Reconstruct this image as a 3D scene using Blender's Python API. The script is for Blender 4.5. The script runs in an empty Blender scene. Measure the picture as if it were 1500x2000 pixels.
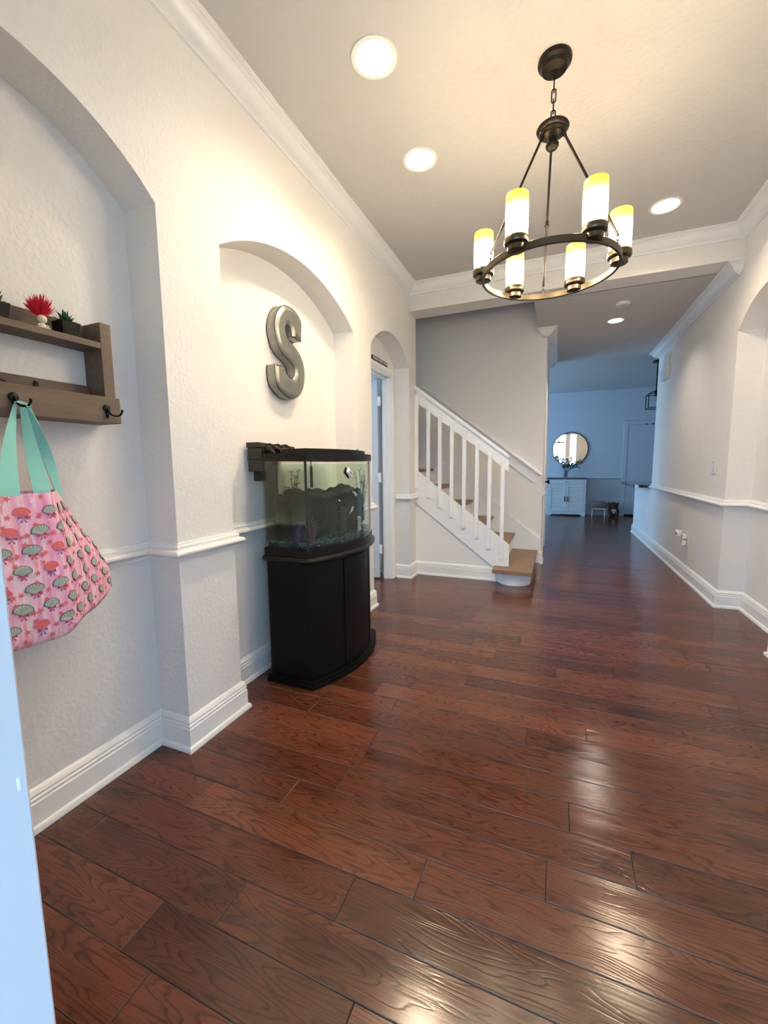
import bpy, bmesh, math, random
from mathutils import Vector, Matrix, noise
random.seed(7)
D = bpy.data
scene = bpy.context.scene
C = scene.collection
PI = math.pi

# ------------------------------------------------------------------ camera
cam_d = D.cameras.new('camera'); cam = D.objects.new('camera', cam_d); C.objects.link(cam)
cam_d.sensor_fit = 'VERTICAL'; cam_d.sensor_height = 36.0; cam_d.sensor_width = 27.0
cam_d.lens = 812.52 / 2000 * 36.0
cam_d.clip_start = 0.03; cam_d.clip_end = 200
_r = Vector((0.92445229, 0.38114554, -0.01077253)); _u = Vector((-0.03252474, 0.10697369, 0.99372973)); _f = Vector((-0.37990803, 0.91830534, -0.11128874))
cam.matrix_world = Matrix(((_r.x, _u.x, -_f.x, 0), (_r.y, _u.y, -_f.y, 0), (_r.z, _u.z, -_f.z, 1.15), (0, 0, 0, 1)))
scene.camera = cam

# ------------------------------------------------------------------ sky, exposure
w = D.worlds.new('sky'); scene.world = w; w.use_nodes = True
nt = w.node_tree; bg = nt.nodes['Background']
SKY = 3.4
bg.inputs['Color'].default_value = (0.36, 0.64, 1.0, 1); bg.inputs['Strength'].default_value = SKY
vs = scene.view_settings
vs.view_transform = 'Standard'; vs.look = 'None'; vs.gamma = 1.0; vs.use_curve_mapping = False
vs.exposure = 1.38
WARM = (1.0, 0.80, 0.52)
DOWNLIGHT = 168.0      # radiance of the recessed lamps
SHADE = 42.0          # radiance of the lit glass shades

# daylight portals in the openings (they only guide sky sampling)
def portal(name, loc, rot, sx, sy):
    l = D.lights.new(name, 'AREA'); l.shape = 'RECTANGLE'; l.size = sx; l.size_y = sy
    l.cycles.is_portal = True
    o = D.objects.new(name, l); o.location = loc; o.rotation_euler = rot; C.objects.link(o)
portal('doorway_portal', (-.045, -.03, 1.22), (PI/2, 0, PI), .81, 2.45)
portal('sidelight_portal', (.65, -.03, 1.27), (PI/2, 0, PI), .3, 2.35)
portal('back_room_portal', (-3.22, 8.5, 1.35), (PI/2, 0, PI/2*3), 2.6, 2.0)
portal('side_room_portal', (-3.22, 3.3, 1.5), (PI/2, 0, PI/2*3), .9, 1.3)

# ------------------------------------------------------------------ dimensions (metres)
LW, NB = -1.353, -1.513       # left wall face, back of its niches
RW, RNB = 1.213, 1.376        # right wall face, back of its niche
ZC, ZH, ZB = 2.83, 2.606, 2.70
YE, YB, YB2 = 0.2, 3.942, 4.165
YS, YSB = 4.15, 5.08          # stair front plane, stair back wall
HL, HE, BY = -0.14, 6.72, 10.35

# ------------------------------------------------------------------ materials
def newmat(name):
    m = D.materials.new(name); m.use_nodes = True
    return m, m.node_tree, m.node_tree.nodes['Principled BSDF']
def N(t, kind, **kw):
    n = t.nodes.new(kind)
    for k, v in kw.items(): setattr(n, k, v)
    return n
def plain(name, col, rough=.5, metal=0., spec=.5, bump=None, vary=None, emit=None, coat=0):
    """vary=(scale, amount): soft blotches; bump=(scale, detail, distance)"""
    m, t, b = newmat(name)
    b.inputs['Base Color'].default_value = (*col, 1); b.inputs['Roughness'].default_value = rough
    b.inputs['Metallic'].default_value = metal; b.inputs['Specular IOR Level'].default_value = spec
    b.inputs['Coat Weight'].default_value = coat
    tc = N(t, 'ShaderNodeTexCoord')
    if vary:
        n = N(t, 'ShaderNodeTexNoise'); n.inputs['Scale'].default_value = vary[0]; n.inputs['Detail'].default_value = 4
        t.links.new(tc.outputs['Object'], n.inputs['Vector'])
        mx = N(t, 'ShaderNodeMix', data_type='RGBA')
        mx.inputs[6].default_value = (*[c*(1-vary[1]) for c in col], 1); mx.inputs[7].default_value = (*[min(1, c*(1+vary[1])) for c in col], 1)
        t.links.new(n.outputs['Fac'], mx.inputs[0]); t.links.new(mx.outputs[2], b.inputs['Base Color'])
    if bump:
        n = N(t, 'ShaderNodeTexNoise'); n.inputs['Scale'].default_value = bump[0]; n.inputs['Detail'].default_value = bump[1]
        t.links.new(tc.outputs['Object'], n.inputs['Vector'])
        bp = N(t, 'ShaderNodeBump'); bp.inputs['Distance'].default_value = bump[2]; bp.inputs['Strength'].default_value = bump[3] if len(bump) > 3 else 1
        t.links.new(n.outputs['Fac'], bp.inputs['Height']); t.links.new(bp.outputs['Normal'], b.inputs['Normal'])
    if emit:
        b.inputs['Emission Color'].default_value = (*emit[0], 1); b.inputs['Emission Strength'].default_value = emit[1]
    return m

def wallpaint(split=True):
    """orange-peel wall: one paint above the chair rail, a slightly greyer one below"""
    m, t, b = newmat('wall_paint' if split else 'stair_wall_paint')
    geo = N(t, 'ShaderNodeNewGeometry'); sep = N(t, 'ShaderNodeSeparateXYZ'); t.links.new(geo.outputs['Position'], sep.inputs[0])
    gt = N(t, 'ShaderNodeMath', operation='GREATER_THAN'); gt.inputs[1].default_value = .825
    t.links.new(sep.outputs['Z'], gt.inputs[0])
    mx = N(t, 'ShaderNodeMix', data_type='RGBA'); mx.inputs[6].default_value = (.785, .77, .755, 1); mx.inputs[7].default_value = (.815, .785, .745, 1)
    t.links.new(gt.outputs[0], mx.inputs[0])
    if split: t.links.new(mx.outputs[2], b.inputs['Base Color'])
    else: b.inputs['Base Color'].default_value = (.87, .85, .825, 1)
    b.inputs['Roughness'].default_value = .62; b.inputs['Specular IOR Level'].default_value = .3
    n = N(t, 'ShaderNodeTexNoise'); n.inputs['Scale'].default_value = 62; n.inputs['Detail'].default_value = 3; n.inputs['Roughness'].default_value = .45
    n2 = N(t, 'ShaderNodeTexNoise'); n2.inputs['Scale'].default_value = 9; n2.inputs['Detail'].default_value = 1
    t.links.new(geo.outputs['Position'], n.inputs['Vector']); t.links.new(geo.outputs['Position'], n2.inputs['Vector'])
    rp = N(t, 'ShaderNodeValToRGB'); rp.color_ramp.elements[0].position = .44; rp.color_ramp.elements[1].position = .66
    t.links.new(n.outputs['Fac'], rp.inputs[0])
    mu = N(t, 'ShaderNodeMath', operation='MULTIPLY'); t.links.new(rp.outputs[0], mu.inputs[0]); t.links.new(n2.outputs['Fac'], mu.inputs[1])
    bp = N(t, 'ShaderNodeBump'); bp.inputs['Distance'].default_value = .0032; bp.inputs['Strength'].default_value = .5
    t.links.new(mu.outputs[0], bp.inputs['Height']); t.links.new(bp.outputs['Normal'], b.inputs['Normal'])
    return m

def ceilpaint():
    m, t, b = newmat('ceiling_paint')
    b.inputs['Base Color'].default_value = (.60, .583, .57, 1); b.inputs['Roughness'].default_value = .8; b.inputs['Specular IOR Level'].default_value = .2
    geo = N(t, 'ShaderNodeNewGeometry'); n = N(t, 'ShaderNodeTexNoise'); n.inputs['Scale'].default_value = 42; n.inputs['Detail'].default_value = 4
    t.links.new(geo.outputs['Position'], n.inputs['Vector'])
    bp = N(t, 'ShaderNodeBump'); bp.inputs['Distance'].default_value = .004; bp.inputs['Strength'].default_value = .5
    t.links.new(n.outputs['Fac'], bp.inputs['Height']); t.links.new(bp.outputs['Normal'], b.inputs['Normal'])
    return m

def woodfloor():
    """stained red oak: contour lines of a long stretched noise give the cathedral grain, each plank its own figure"""
    m, t, b = newmat('oak_floor')
    L = t.links.new
    geo = N(t, 'ShaderNodeNewGeometry'); oi = N(t, 'ShaderNodeObjectInfo')
    rnd = N(t, 'ShaderNodeMath', operation='ADD'); L(oi.outputs['Random'], rnd.inputs[0]); L(geo.outputs['Random Per Island'], rnd.inputs[1])
    fr = N(t, 'ShaderNodeMath', operation='FRACT'); L(rnd.outputs[0], fr.inputs[0])
    comb = N(t, 'ShaderNodeCombineXYZ'); mul = N(t, 'ShaderNodeMath', operation='MULTIPLY'); mul.inputs[1].default_value = 71.0
    L(fr.outputs[0], mul.inputs[0]); L(mul.outputs[0], comb.inputs[2]); L(mul.outputs[0], comb.inputs[0])
    add = N(t, 'ShaderNodeVectorMath', operation='ADD'); L(geo.outputs['Position'], add.inputs[0]); L(comb.outputs[0], add.inputs[1])
    mp = N(t, 'ShaderNodeMapping'); mp.inputs['Scale'].default_value = (1.25, 8.5, 1.0); L(add.outputs[0], mp.inputs[0])
    n = N(t, 'ShaderNodeTexNoise'); n.inputs['Scale'].default_value = 1.35; n.inputs['Detail'].default_value = 2.6; n.inputs['Roughness'].default_value = .42
    L(mp.outputs[0], n.inputs['Vector'])
    k = N(t, 'ShaderNodeMath', operation='MULTIPLY'); k.inputs[1].default_value = 23.0; L(n.outputs['Fac'], k.inputs[0])
    f2 = N(t, 'ShaderNodeMath', operation='FRACT'); L(k.outputs[0], f2.inputs[0])
    ring = N(t, 'ShaderNodeValToRGB'); e = ring.color_ramp.elements
    e[0].position = 0; e[0].color = (.50, .50, .50, 1); e[1].position = 1; e[1].color = (.50, .50, .50, 1)
    x = ring.color_ramp.elements.new(.16); x.color = (1, 1, 1, 1); x = ring.color_ramp.elements.new(.72); x.color = (.9, .9, .9, 1)
    L(f2.outputs[0], ring.inputs[0])
    mp2 = N(t, 'ShaderNodeMapping'); mp2.inputs['Scale'].default_value = (9, 260, 1); L(add.outputs[0], mp2.inputs[0])
    n2 = N(t, 'ShaderNodeTexNoise'); n2.inputs['Scale'].default_value = 1.0; n2.inputs['Detail'].default_value = 2; L(mp2.outputs[0], n2.inputs['Vector'])
    rp2 = N(t, 'ShaderNodeMapRange'); rp2.inputs[1].default_value = .3; rp2.inputs[2].default_value = .7; rp2.inputs[3].default_value = .82; rp2.inputs[4].default_value = 1.1
    L(n2.outputs['Fac'], rp2.inputs[0])
    gm = N(t, 'ShaderNodeMath', operation='MULTIPLY'); L(ring.outputs[0], gm.inputs[0]); L(rp2.outputs[0], gm.inputs[1])
    base = N(t, 'ShaderNodeValToRGB'); e = base.color_ramp.elements
    e[0].position = 0; e[0].color = (.100, .031, .017, 1); e[1].position = 1; e[1].color = (.185, .060, .030, 1)
    x = e.new(.5); x.color = (.135, .041, .022, 1); x = e.new(.8); x.color = (.160, .050, .027, 1)
    L(fr.outputs[0], base.inputs[0])
    mp3 = N(t, 'ShaderNodeMapping'); mp3.inputs['Scale'].default_value = (1.6, 7, 1); L(add.outputs[0], mp3.inputs[0])
    n3 = N(t, 'ShaderNodeTexNoise'); n3.inputs['Scale'].default_value = 1.6; n3.inputs['Detail'].default_value = 3; L(mp3.outputs[0], n3.inputs['Vector'])
    dk = N(t, 'ShaderNodeMapRange'); dk.inputs[1].default_value = .30; dk.inputs[2].default_value = .48; dk.inputs[3].default_value = .62; dk.inputs[4].default_value = 1.0
    L(n3.outputs['Fac'], dk.inputs[0])
    gm2 = N(t, 'ShaderNodeMath', operation='MULTIPLY'); L(gm.outputs[0], gm2.inputs[0]); L(dk.outputs[0], gm2.inputs[1])
    mx = N(t, 'ShaderNodeMix', data_type='RGBA', blend_type='MULTIPLY'); mx.inputs[0].default_value = 1
    L(base.outputs[0], mx.inputs[6]); L(gm2.outputs[0], mx.inputs[7]); L(mx.outputs[2], b.inputs['Base Color'])
    ro = N(t, 'ShaderNodeMapRange'); ro.inputs[3].default_value = .13; ro.inputs[4].default_value = .24; L(n3.outputs['Fac'], ro.inputs[0]); L(ro.outputs[0], b.inputs['Roughness'])
    b.inputs['Specular IOR Level'].default_value = .5
    bp = N(t, 'ShaderNodeBump'); bp.inputs['Distance'].default_value = .0006; bp.inputs['Strength'].default_value = .35
    L(gm.outputs[0], bp.inputs['Height']); L(bp.outputs['Normal'], b.inputs['Normal'])
    return m

def grainwood(name, c0, c1, axis_scale, rough=.55):
    m, t, b = newmat(name)
    tc = N(t, 'ShaderNodeTexCoord'); mp = N(t, 'ShaderNodeMapping'); mp.inputs['Scale'].default_value = axis_scale
    t.links.new(tc.outputs['Object'], mp.inputs[0])
    n = N(t, 'ShaderNodeTexNoise'); n.inputs['Scale'].default_value = 1; n.inputs['Detail'].default_value = 5; n.inputs['Roughness'].default_value = .6
    t.links.new(mp.outputs[0], n.inputs['Vector'])
    rp = N(t, 'ShaderNodeValToRGB'); rp.color_ramp.elements[0].color = (*c0, 1); rp.color_ramp.elements[0].position = .3
    rp.color_ramp.elements[1].color = (*c1, 1); rp.color_ramp.elements[1].position = .7
    t.links.new(n.outputs['Fac'], rp.inputs[0]); t.links.new(rp.outputs[0], b.inputs['Base Color'])
    b.inputs['Roughness'].default_value = rough
    bp = N(t, 'ShaderNodeBump'); bp.inputs['Distance'].default_value = .001; bp.inputs['Strength'].default_value = .3
    t.links.new(n.outputs['Fac'], bp.inputs['Height']); t.links.new(bp.outputs['Normal'], b.inputs['Normal'])
    return m

def clearglass(name, tint, refl=.9):
    m, t, b = newmat(name); t.nodes.remove(b); out = t.nodes['Material Output']
    tr = N(t, 'ShaderNodeBsdfTransparent'); tr.inputs[0].default_value = (*tint, 1)
    gl = N(t, 'ShaderNodeBsdfGlossy'); gl.inputs['Roughness'].default_value = .02; gl.inputs[0].default_value = (refl, refl, refl, 1)
    fz = N(t, 'ShaderNodeFresnel'); fz.inputs[0].default_value = 1.45
    mx = N(t, 'ShaderNodeMixShader'); gg = N(t, 'ShaderNodeNewGeometry'); iv = N(t, 'ShaderNodeMath', operation='SUBTRACT'); iv.inputs[0].default_value = 1; t.links.new(gg.outputs['Backfacing'], iv.inputs[1]); mu = N(t, 'ShaderNodeMath', operation='MULTIPLY'); t.links.new(fz.outputs[0], mu.inputs[0]); t.links.new(iv.outputs[0], mu.inputs[1]); t.links.new(mu.outputs[0], mx.inputs[0]); t.links.new(tr.outputs[0], mx.inputs[1]); t.links.new(gl.outputs[0], mx.inputs[2])
    t.links.new(mx.outputs[0], out.inputs[0]); return m

def shadeglass():
    """lit amber glass: brightest beside the bulb, deep yellow at the rim"""
    m, t, b = newmat('lit_amber_glass')
    tc = N(t, 'ShaderNodeTexCoord'); sp = N(t, 'ShaderNodeSeparateXYZ'); t.links.new(tc.outputs['Generated'], sp.inputs[0])
    rp = N(t, 'ShaderNodeValToRGB'); e = rp.color_ramp.elements
    e[0].position = 0; e[0].color = (.016, .016, .016, 1); e[1].position = 1; e[1].color = (.008, .008, .008, 1)
    for p, v in ((.10, .03), (.18, .12), (.30, .9), (.45, 1), (.56, .8), (.66, .22), (.75, .05), (.84, .018)):
        x = e.new(p); x.color = (v, v, v, 1)
    t.links.new(sp.outputs['Z'], rp.inputs[0])
    st = N(t, 'ShaderNodeMath', operation='MULTIPLY'); st.inputs[1].default_value = SHADE; t.links.new(rp.outputs[0], st.inputs[0])
    cr = N(t, 'ShaderNodeValToRGB'); e = cr.color_ramp.elements
    e[0].position = 0; e[0].color = (1, .80, .22, 1); e[1].position = 1; e[1].color = (1, .74, .05, 1)
    x = e.new(.2); x.color = (1, .86, .64, 1); x = e.new(.6); x.color = (1, .86, .64, 1); x = e.new(.76); x.color = (1, .80, .10, 1)
    t.links.new(sp.outputs['Z'], cr.inputs[0])
    b.inputs['Base Color'].default_value = (.45, .30, .06, 1); b.inputs['Roughness'].default_value = .3
    t.links.new(cr.outputs[0], b.inputs['Emission Color']); t.links.new(st.outputs[0], b.inputs['Emission Strength'])
    return m

M = dict(
    wall=wallpaint(), wall2=wallpaint(False), ceil=ceilpaint(), floor=woodfloor(),
    trim=plain('white_trim_paint', (.86, .855, .84), .32, spec=.5),
    trim2=plain('white_stair_paint', (.89, .885, .88), .38),
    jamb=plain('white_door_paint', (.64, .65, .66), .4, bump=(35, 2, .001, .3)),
    worn=grainwood('worn_plank_edge', (.035, .014, .009), (.17, .11, .085), (5, 3, 1), .5),
    btrim=plain('daylight_tinted_trim', (.56, .62, .68), .45),  # white trim and far door; the room's blue daylight is put into this colour
    sub=plain('subfloor_dark', (.03, .012, .008), .8),
    tread=grainwood('oak_tread', (.20, .118, .075), (.30, .19, .125), (3, 40, 20)),
    bronze=plain('oil_rubbed_bronze', (.030, .023, .019), .36, .85, vary=(30, .3)),
    brass=plain('aged_brass_bronze', (.105, .080, .052), .32, .9, vary=(12, .2)),
    shade=shadeglass(),
    bulb=plain('lit_bulb', (1, .9, .7), .4, emit=((1.0, .84, .60), 7.0)),
    lamp=plain('lit_led_disc', (1, 1, 1), .4, emit=((1.0, .80, .56), DOWNLIGHT)),
    lampw=plain('lit_led_disc_hall', (1, 1, 1), .4, emit=((1.0, .89, .76), DOWNLIGHT*1.1)),
    baffle=plain('downlight_baffle_white', (.9, .88, .82), .35),
    black=plain('black_laminate', (.0022, .0022, .0026), .5, spec=.22),
    blackpl=plain('black_plastic', (.0045, .0045, .005), .42, spec=.3),
    blackmt=plain('black_metal', (.008, .008, .01), .4, .6),
    galv=plain('galvanised_steel', (.31, .31, .28), .40, .75, vary=(22, .28), bump=(90, 3, .0006, .3)),
    rust=plain('dark_rusty_edge', (.06, .03, .02), .55, .4),
    rack=grainwood('greybrown_rack_wood', (.115, .078, .056), (.165, .115, .083), (60, 6, 60), .6),
    white=plain('white_plastic', (.78, .78, .76), .35),
    steel=plain('hinge_nickel', (.6, .58, .55), .3, .9),
)

# ------------------------------------------------------------------ mesh helpers
def rootloc(p):
    v = Vector((0, 0, 0))
    while p: v += p.location; p = p.parent
    return v
class MB:
    def __init__(s): s.v = []; s.f = []
    def add(s, vs, fs):
        o = len(s.v); s.v += [tuple(x) for x in vs]; s.f += [tuple(i+o for i in f) for f in fs]; return s
    def box(s, x0, x1, y0, y1, z0, z1, c=0):
        if x0 > x1: x0, x1 = x1, x0
        if y0 > y1: y0, y1 = y1, y0
        if z0 > z1: z0, z1 = z1, z0
        if c <= 0:
            return s.add([(x0,y0,z0),(x1,y0,z0),(x1,y1,z0),(x0,y1,z0),(x0,y0,z1),(x1,y0,z1),(x1,y1,z1),(x0,y1,z1)],
                         [(3,2,1,0),(4,5,6,7),(0,1,5,4),(1,2,6,5),(2,3,7,6),(3,0,4,7)])
        # chamfered box: three inset face sets
        V = []; idx = {}
        for ix, x in enumerate((x0, x1)):
            for iy, y in enumerate((y0, y1)):
                for iz, z in enumerate((z0, z1)):
                    sx, sy, sz = (1, -1)[ix], (1, -1)[iy], (1, -1)[iz]
                    for a, p in enumerate(((x, y+sy*c, z+sz*c), (x+sx*c, y, z+sz*c), (x+sx*c, y+sy*c, z))):
                        idx[(ix, iy, iz, a)] = len(V); V.append(p)
        g = lambda *k: idx[k]; F = []
        for i in (0, 1):
            F.append([g(i,0,0,0), g(i,1,0,0), g(i,1,1,0), g(i,0,1,0)])
            F.append([g(0,i,0,1), g(1,i,0,1), g(1,i,1,1), g(0,i,1,1)])
            F.append([g(0,0,i,2), g(1,0,i,2), g(1,1,i,2), g(0,1,i,2)])
        for a in (0, 1):
            for b in (0, 1):
                F.append([g(a,b,0,0), g(a,b,1,0), g(a,b,1,1), g(a,b,0,1)])
                F.append([g(a,0,b,0), g(a,1,b,0), g(a,1,b,2), g(a,0,b,2)])
                F.append([g(0,a,b,1), g(1,a,b,1), g(1,a,b,2), g(0,a,b,2)])
                for d in (0, 1): F.append([g(a,b,d,0), g(a,b,d,1), g(a,b,d,2)])
        return s.add(V, F)
    def prism(s, poly, axis, a, b):
        """poly of 2-D points extruded along axis 0/1/2 from a to b (the 2-D axes are the other two, in order)"""
        n = len(poly)
        def P(p, t):
            q = list(p); q.insert(axis, t); return tuple(q)
        vs = [P(p, a) for p in poly] + [P(p, b) for p in poly]
        fs = [tuple(range(n)), tuple(range(2*n-1, n-1, -1))] + [(i, (i+1) % n, n+(i+1) % n, n+i) for i in range(n)]
        return s.add(vs, fs)
    def lathe(s, prof, c=(0,0,0), seg=24, axis=(0,0,1), cap=True):
        """prof [(r, h)] turned about axis through c"""
        ax = Vector(axis).normalized(); e1 = ax.orthogonal().normalized(); e2 = ax.cross(e1); c = Vector(c)
        vs = []; fs = []
        for r, h in prof:
            for k in range(seg):
                t = 2*PI*k/seg; vs.append(c + ax*h + (e1*math.cos(t) + e2*math.sin(t))*r)
        for i in range(len(prof)-1):
            for k in range(seg):
                fs.append((i*seg+k, i*seg+(k+1) % seg, (i+1)*seg+(k+1) % seg, (i+1)*seg+k))
        if cap:
            fs.append(tuple(range(seg-1, -1, -1))); fs.append(tuple(range((len(prof)-1)*seg, len(prof)*seg)))
        return s.add(vs, fs)
    def tube(s, path, r, seg=8, closed=False):
        P = [Vector(p) for p in path]; n = len(P); R = r if isinstance(r, (list, tuple)) else [r]*n
        T = []
        for i in range(n):
            a = P[(i-1) % n] if closed or i > 0 else P[0]; b = P[(i+1) % n] if closed or i < n-1 else P[-1]
            T.append((b-a).normalized())
        u = T[0].orthogonal().normalized(); vs = []; fs = []
        for i in range(n):
            u = (u - T[i]*u.dot(T[i])).normalized(); v = T[i].cross(u)
            for k in range(seg):
                t = 2*PI*k/seg; vs.append(P[i] + (u*math.cos(t)+v*math.sin(t))*R[i])
        m = n if closed else n-1
        for i in range(m):
            for k in range(seg):
                fs.append((i*seg+k, i*seg+(k+1) % seg, ((i+1) % n)*seg+(k+1) % seg, ((i+1) % n)*seg+k))
        if not closed:
            fs.append(tuple(range(seg-1, -1, -1))); fs.append(tuple(range((n-1)*seg, n*seg)))
        return s.add(vs, fs)
    def ball(s, c, r, seg=12, rings=8, noise=0, sc=(1,1,1)):
        vs = []; fs = []; c = Vector(c)
        for i in range(1, rings):
            p = PI*i/rings
            for k in range(seg):
                t = 2*PI*k/seg; q = 1 + (random.uniform(-noise, noise) if noise else 0)
                vs.append((c.x+r*sc[0]*q*math.sin(p)*math.cos(t), c.y+r*sc[1]*q*math.sin(p)*math.sin(t), c.z+r*sc[2]*q*math.cos(p)))
        a = len(vs); vs.append((c.x, c.y, c.z+r*sc[2])); vs.append((c.x, c.y, c.z-r*sc[2]))
        for i in range(rings-2):
            for k in range(seg): fs.append((i*seg+k, (i+1)*seg+k, (i+1)*seg+(k+1) % seg, i*seg+(k+1) % seg))
        for k in range(seg):
            fs.append((a, k, (k+1) % seg)); fs.append((a+1, (rings-2)*seg+(k+1) % seg, (rings-2)*seg+k))
        return s.add(vs, fs)
    def sweep(s, path, prof, closed=False):
        """moulding: prof [(offset, z)] swept along a plan path, offset to the right of travel, mitred"""
        n = len(path); ns = []
        segs = n if closed else n-1
        for i in range(segs):
            a, b = path[i], path[(i+1) % n]; d = Vector((b[0]-a[0], b[1]-a[1])).normalized(); ns.append(Vector((d.y, -d.x)))
        k = len(prof); vs = []; fs = []
        for i in range(n):
            n1 = ns[(i-1) % segs] if closed or i > 0 else ns[0]; n2 = ns[i % segs] if closed or i < n-1 else ns[-1]
            m = (n1+n2)/(1+n1.dot(n2))
            for o, z in prof: vs.append((path[i][0]+m.x*o, path[i][1]+m.y*o, z))
        for i in range(segs):
            j = (i+1) % n
            for q in range(k): fs.append((i*k+q, j*k+q, j*k+(q+1) % k, i*k+(q+1) % k))
        if not closed: fs.append(tuple(range(k-1, -1, -1))); fs.append(tuple(range((n-1)*k, n*k)))
        return s.add(vs, fs)
    def build(s, name, mat, parent=None, smooth=None, kind=None):
        o3 = rootloc(parent)
        me = D.meshes.new(name); me.from_pydata([(v[0]-o3.x, v[1]-o3.y, v[2]-o3.z) for v in s.v], [], s.f)
        me.materials.append(M[mat] if isinstance(mat, str) else mat)
        bm = bmesh.new(); bm.from_mesh(me); bmesh.ops.recalc_face_normals(bm, faces=bm.faces)
        if smooth is not None:
            lim = math.radians(smooth)
            for f in bm.faces: f.smooth = True
            for e in bm.edges:
                if len(e.link_faces) == 2 and e.calc_face_angle(0) > lim: e.smooth = False
        bm.to_mesh(me); bm.free()
        o = D.objects.new(name, me); C.objects.link(o)
        if parent: o.parent = parent
        if kind: o['kind'] = kind
        return o
def thing(name, label, cat, loc=(0,0,0), group=None):
    o = D.objects.new(name, None); C.objects.link(o); o.location = loc; o.empty_display_size = .05
    o['label'] = label; o['category'] = cat
    if group: o['group'] = group
    return o
def tag(o, label, cat, group=None):
    o['label'] = label; o['category'] = cat
    if group: o['group'] = group
    return o
def struct(mb, name, mat, label=None, smooth=None):
    o = mb.build(name, mat, None, smooth); o['kind'] = 'structure'
    if label: o['label'] = label
    return o
def twin(o, parent, off=(0,0,0), rotz=None):
    """a further object sharing o's mesh"""
    c = o.copy(); C.objects.link(c); c.parent = parent; c.location = o.location + Vector(off)
    if rotz is not None: c.rotation_euler.z = rotz
    return c
def lerp(a, b, t): return a+(b-a)*t
def arc_pts(ya, yb, zs, rise, n=28):
    """segmental arch from (ya,zs) to (yb,zs)"""
    hw = (yb-ya)/2; R = (hw*hw+rise*rise)/(2*rise); ym = (ya+yb)/2; zc = zs+rise-R; a = math.asin(hw/R)
    return [(ym+R*math.sin(-a+2*a*i/n), zc+R*math.cos(-a+2*a*i/n)) for i in range(n+1)]

# ------------------------------------------------------------------ large structure
def arched_wall(mb, xf, xb, y0, y1, z1, niches):
    """wall face at x=xf with arched recesses back to xb; niches (ya, yb, spring, rise, door or None)"""
    q = lambda *p: mb.add(p, [(0, 1, 2, 3)])
    y = y0
    for ya, yb, zs, rise, door in niches:
        q((xf,y,0),(xf,ya,0),(xf,ya,z1),(xf,y,z1))
        pts = arc_pts(ya, yb, zs, rise)
        for (p, a), (r, b) in zip(pts, pts[1:]):
            q((xf,p,a),(xf,r,b),(xf,r,z1),(xf,p,z1)); q((xf,p,a),(xf,r,b),(xb,r,b),(xb,p,a))
            zb = 0
            if door and p >= door[0]-1e-6 and r <= door[1]+1e-6: zb = door[2]
            q((xb,p,zb),(xb,r,zb),(xb,r,b),(xb,p,a))
        for yy in (ya, yb): q((xf,yy,0),(xb,yy,0),(xb,yy,zs),(xf,yy,zs))
        y = yb
    q((xf,y,0),(xf,y1,0),(xf,y1,z1),(xf,y,z1))
    return mb
SP, RI = 2.088, .192
N1, N2, N3 = (.235, 1.168), (1.473, 2.739), (3.04, 3.946)
pz = arc_pts(*N3, SP, RI); DY0, DY1, DZ = pz[2][0], pz[-4][0], 2.008
mb = arched_wall(MB(), LW, NB, -.02, 4.153, ZC+.02, [(*N1, SP, RI, None), (*N2, SP, RI, None), (*N3, SP, RI, (DY0, DY1, DZ))])
mb.box(-1.66, NB-.001, -.02, N3[0], 0, ZC+.02).box(-1.66, NB-.001, N3[1], 4.153, 0, ZC+.02).box(-1.66, NB-.001, DY0-.06, DY0-.02, 0, ZC).box(-1.66, NB-.001, DY0-.05, N3[1], DZ+.02, ZC)
mb.add([(LW,4.153,0),(-1.66,4.153,0),(-1.66,4.153,ZC),(LW,4.153,ZC)], [(0,1,2,3)])
struct(mb, 'wall_left', 'wall', 'cream textured wall with three shallow arched niches')
N4 = (3.04, 3.977)
mb = arched_wall(MB(), RW, RNB, -.02, 6.68, ZC+.02, [(*N4, 2.11, .186, None)])
mb.box(RNB+.001, 1.5, -.02, 6.68, 0, ZC+.02); mb.add([(RW,6.68,0),(RNB+.01,6.68,0),(RNB+.01,6.68,ZC),(RW,6.68,ZC)], [(0,1,2,3)])
struct(mb, 'wall_right', 'wall', 'pale textured wall with arched niche along the hall')
struct(MB().box(RW, 1.40, 6.68, 7.97, -.02, .80), 'wall_peninsula', 'wall', 'low half wall carrying the dark counter')
# entry wall behind the camera
mb = MB().box(-1.66, -.45, -.02, YE, 0, ZC+.02).box(.36, .5, -.02, YE, 0, ZC).box(.8, 1.5, -.02, YE, 0, ZC+.02).box(-.45, .8, -.02, YE, 2.45, ZC+.02).box(.5, .8, -.02, YE, 0, .1)
struct(mb, 'wall_entry', 'wall', 'front wall with the open entrance beside a sidelight')
# beam across the room and the ceilings
struct(MB().box(LW, RW, YB, YB2, ZH, ZC+.02), 'wall_beam', plain('beam_paint', (.76, .74, .71), .6, bump=(60, 3, .002, .4)), 'pale header beam spanning the room under the crown moulding')
def holed_ceiling(x0, x1, y0, y1, z, th, holes):
    bm = bmesh.new(); es = []
    for loop in [[(x0,y0),(x1,y0),(x1,y1),(x0,y1)]] + [[(x+r*math.cos(2*PI*i/40), y+r*math.sin(2*PI*i/40)) for i in range(40)] for x, y, r in holes]:
        vs = [bm.verts.new((a, b, z)) for a, b in loop]; es += [bm.edges.new((vs[i], vs[(i+1) % len(vs)])) for i in range(len(vs))]
    bmesh.ops.triangle_fill(bm, edges=es, use_beauty=True); bm.verts.index_update()
    mb = MB().add([v.co for v in bm.verts], [tuple(v.index for v in f.verts) for f in bm.faces]); bm.free()
    return mb.box(x0, x1, y0, y1, z+th, z+th+.03)
CANS = [(-.754, 1.77, .076), (-.755, 2.40, .076), (.608, 3.44, .076)]
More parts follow.
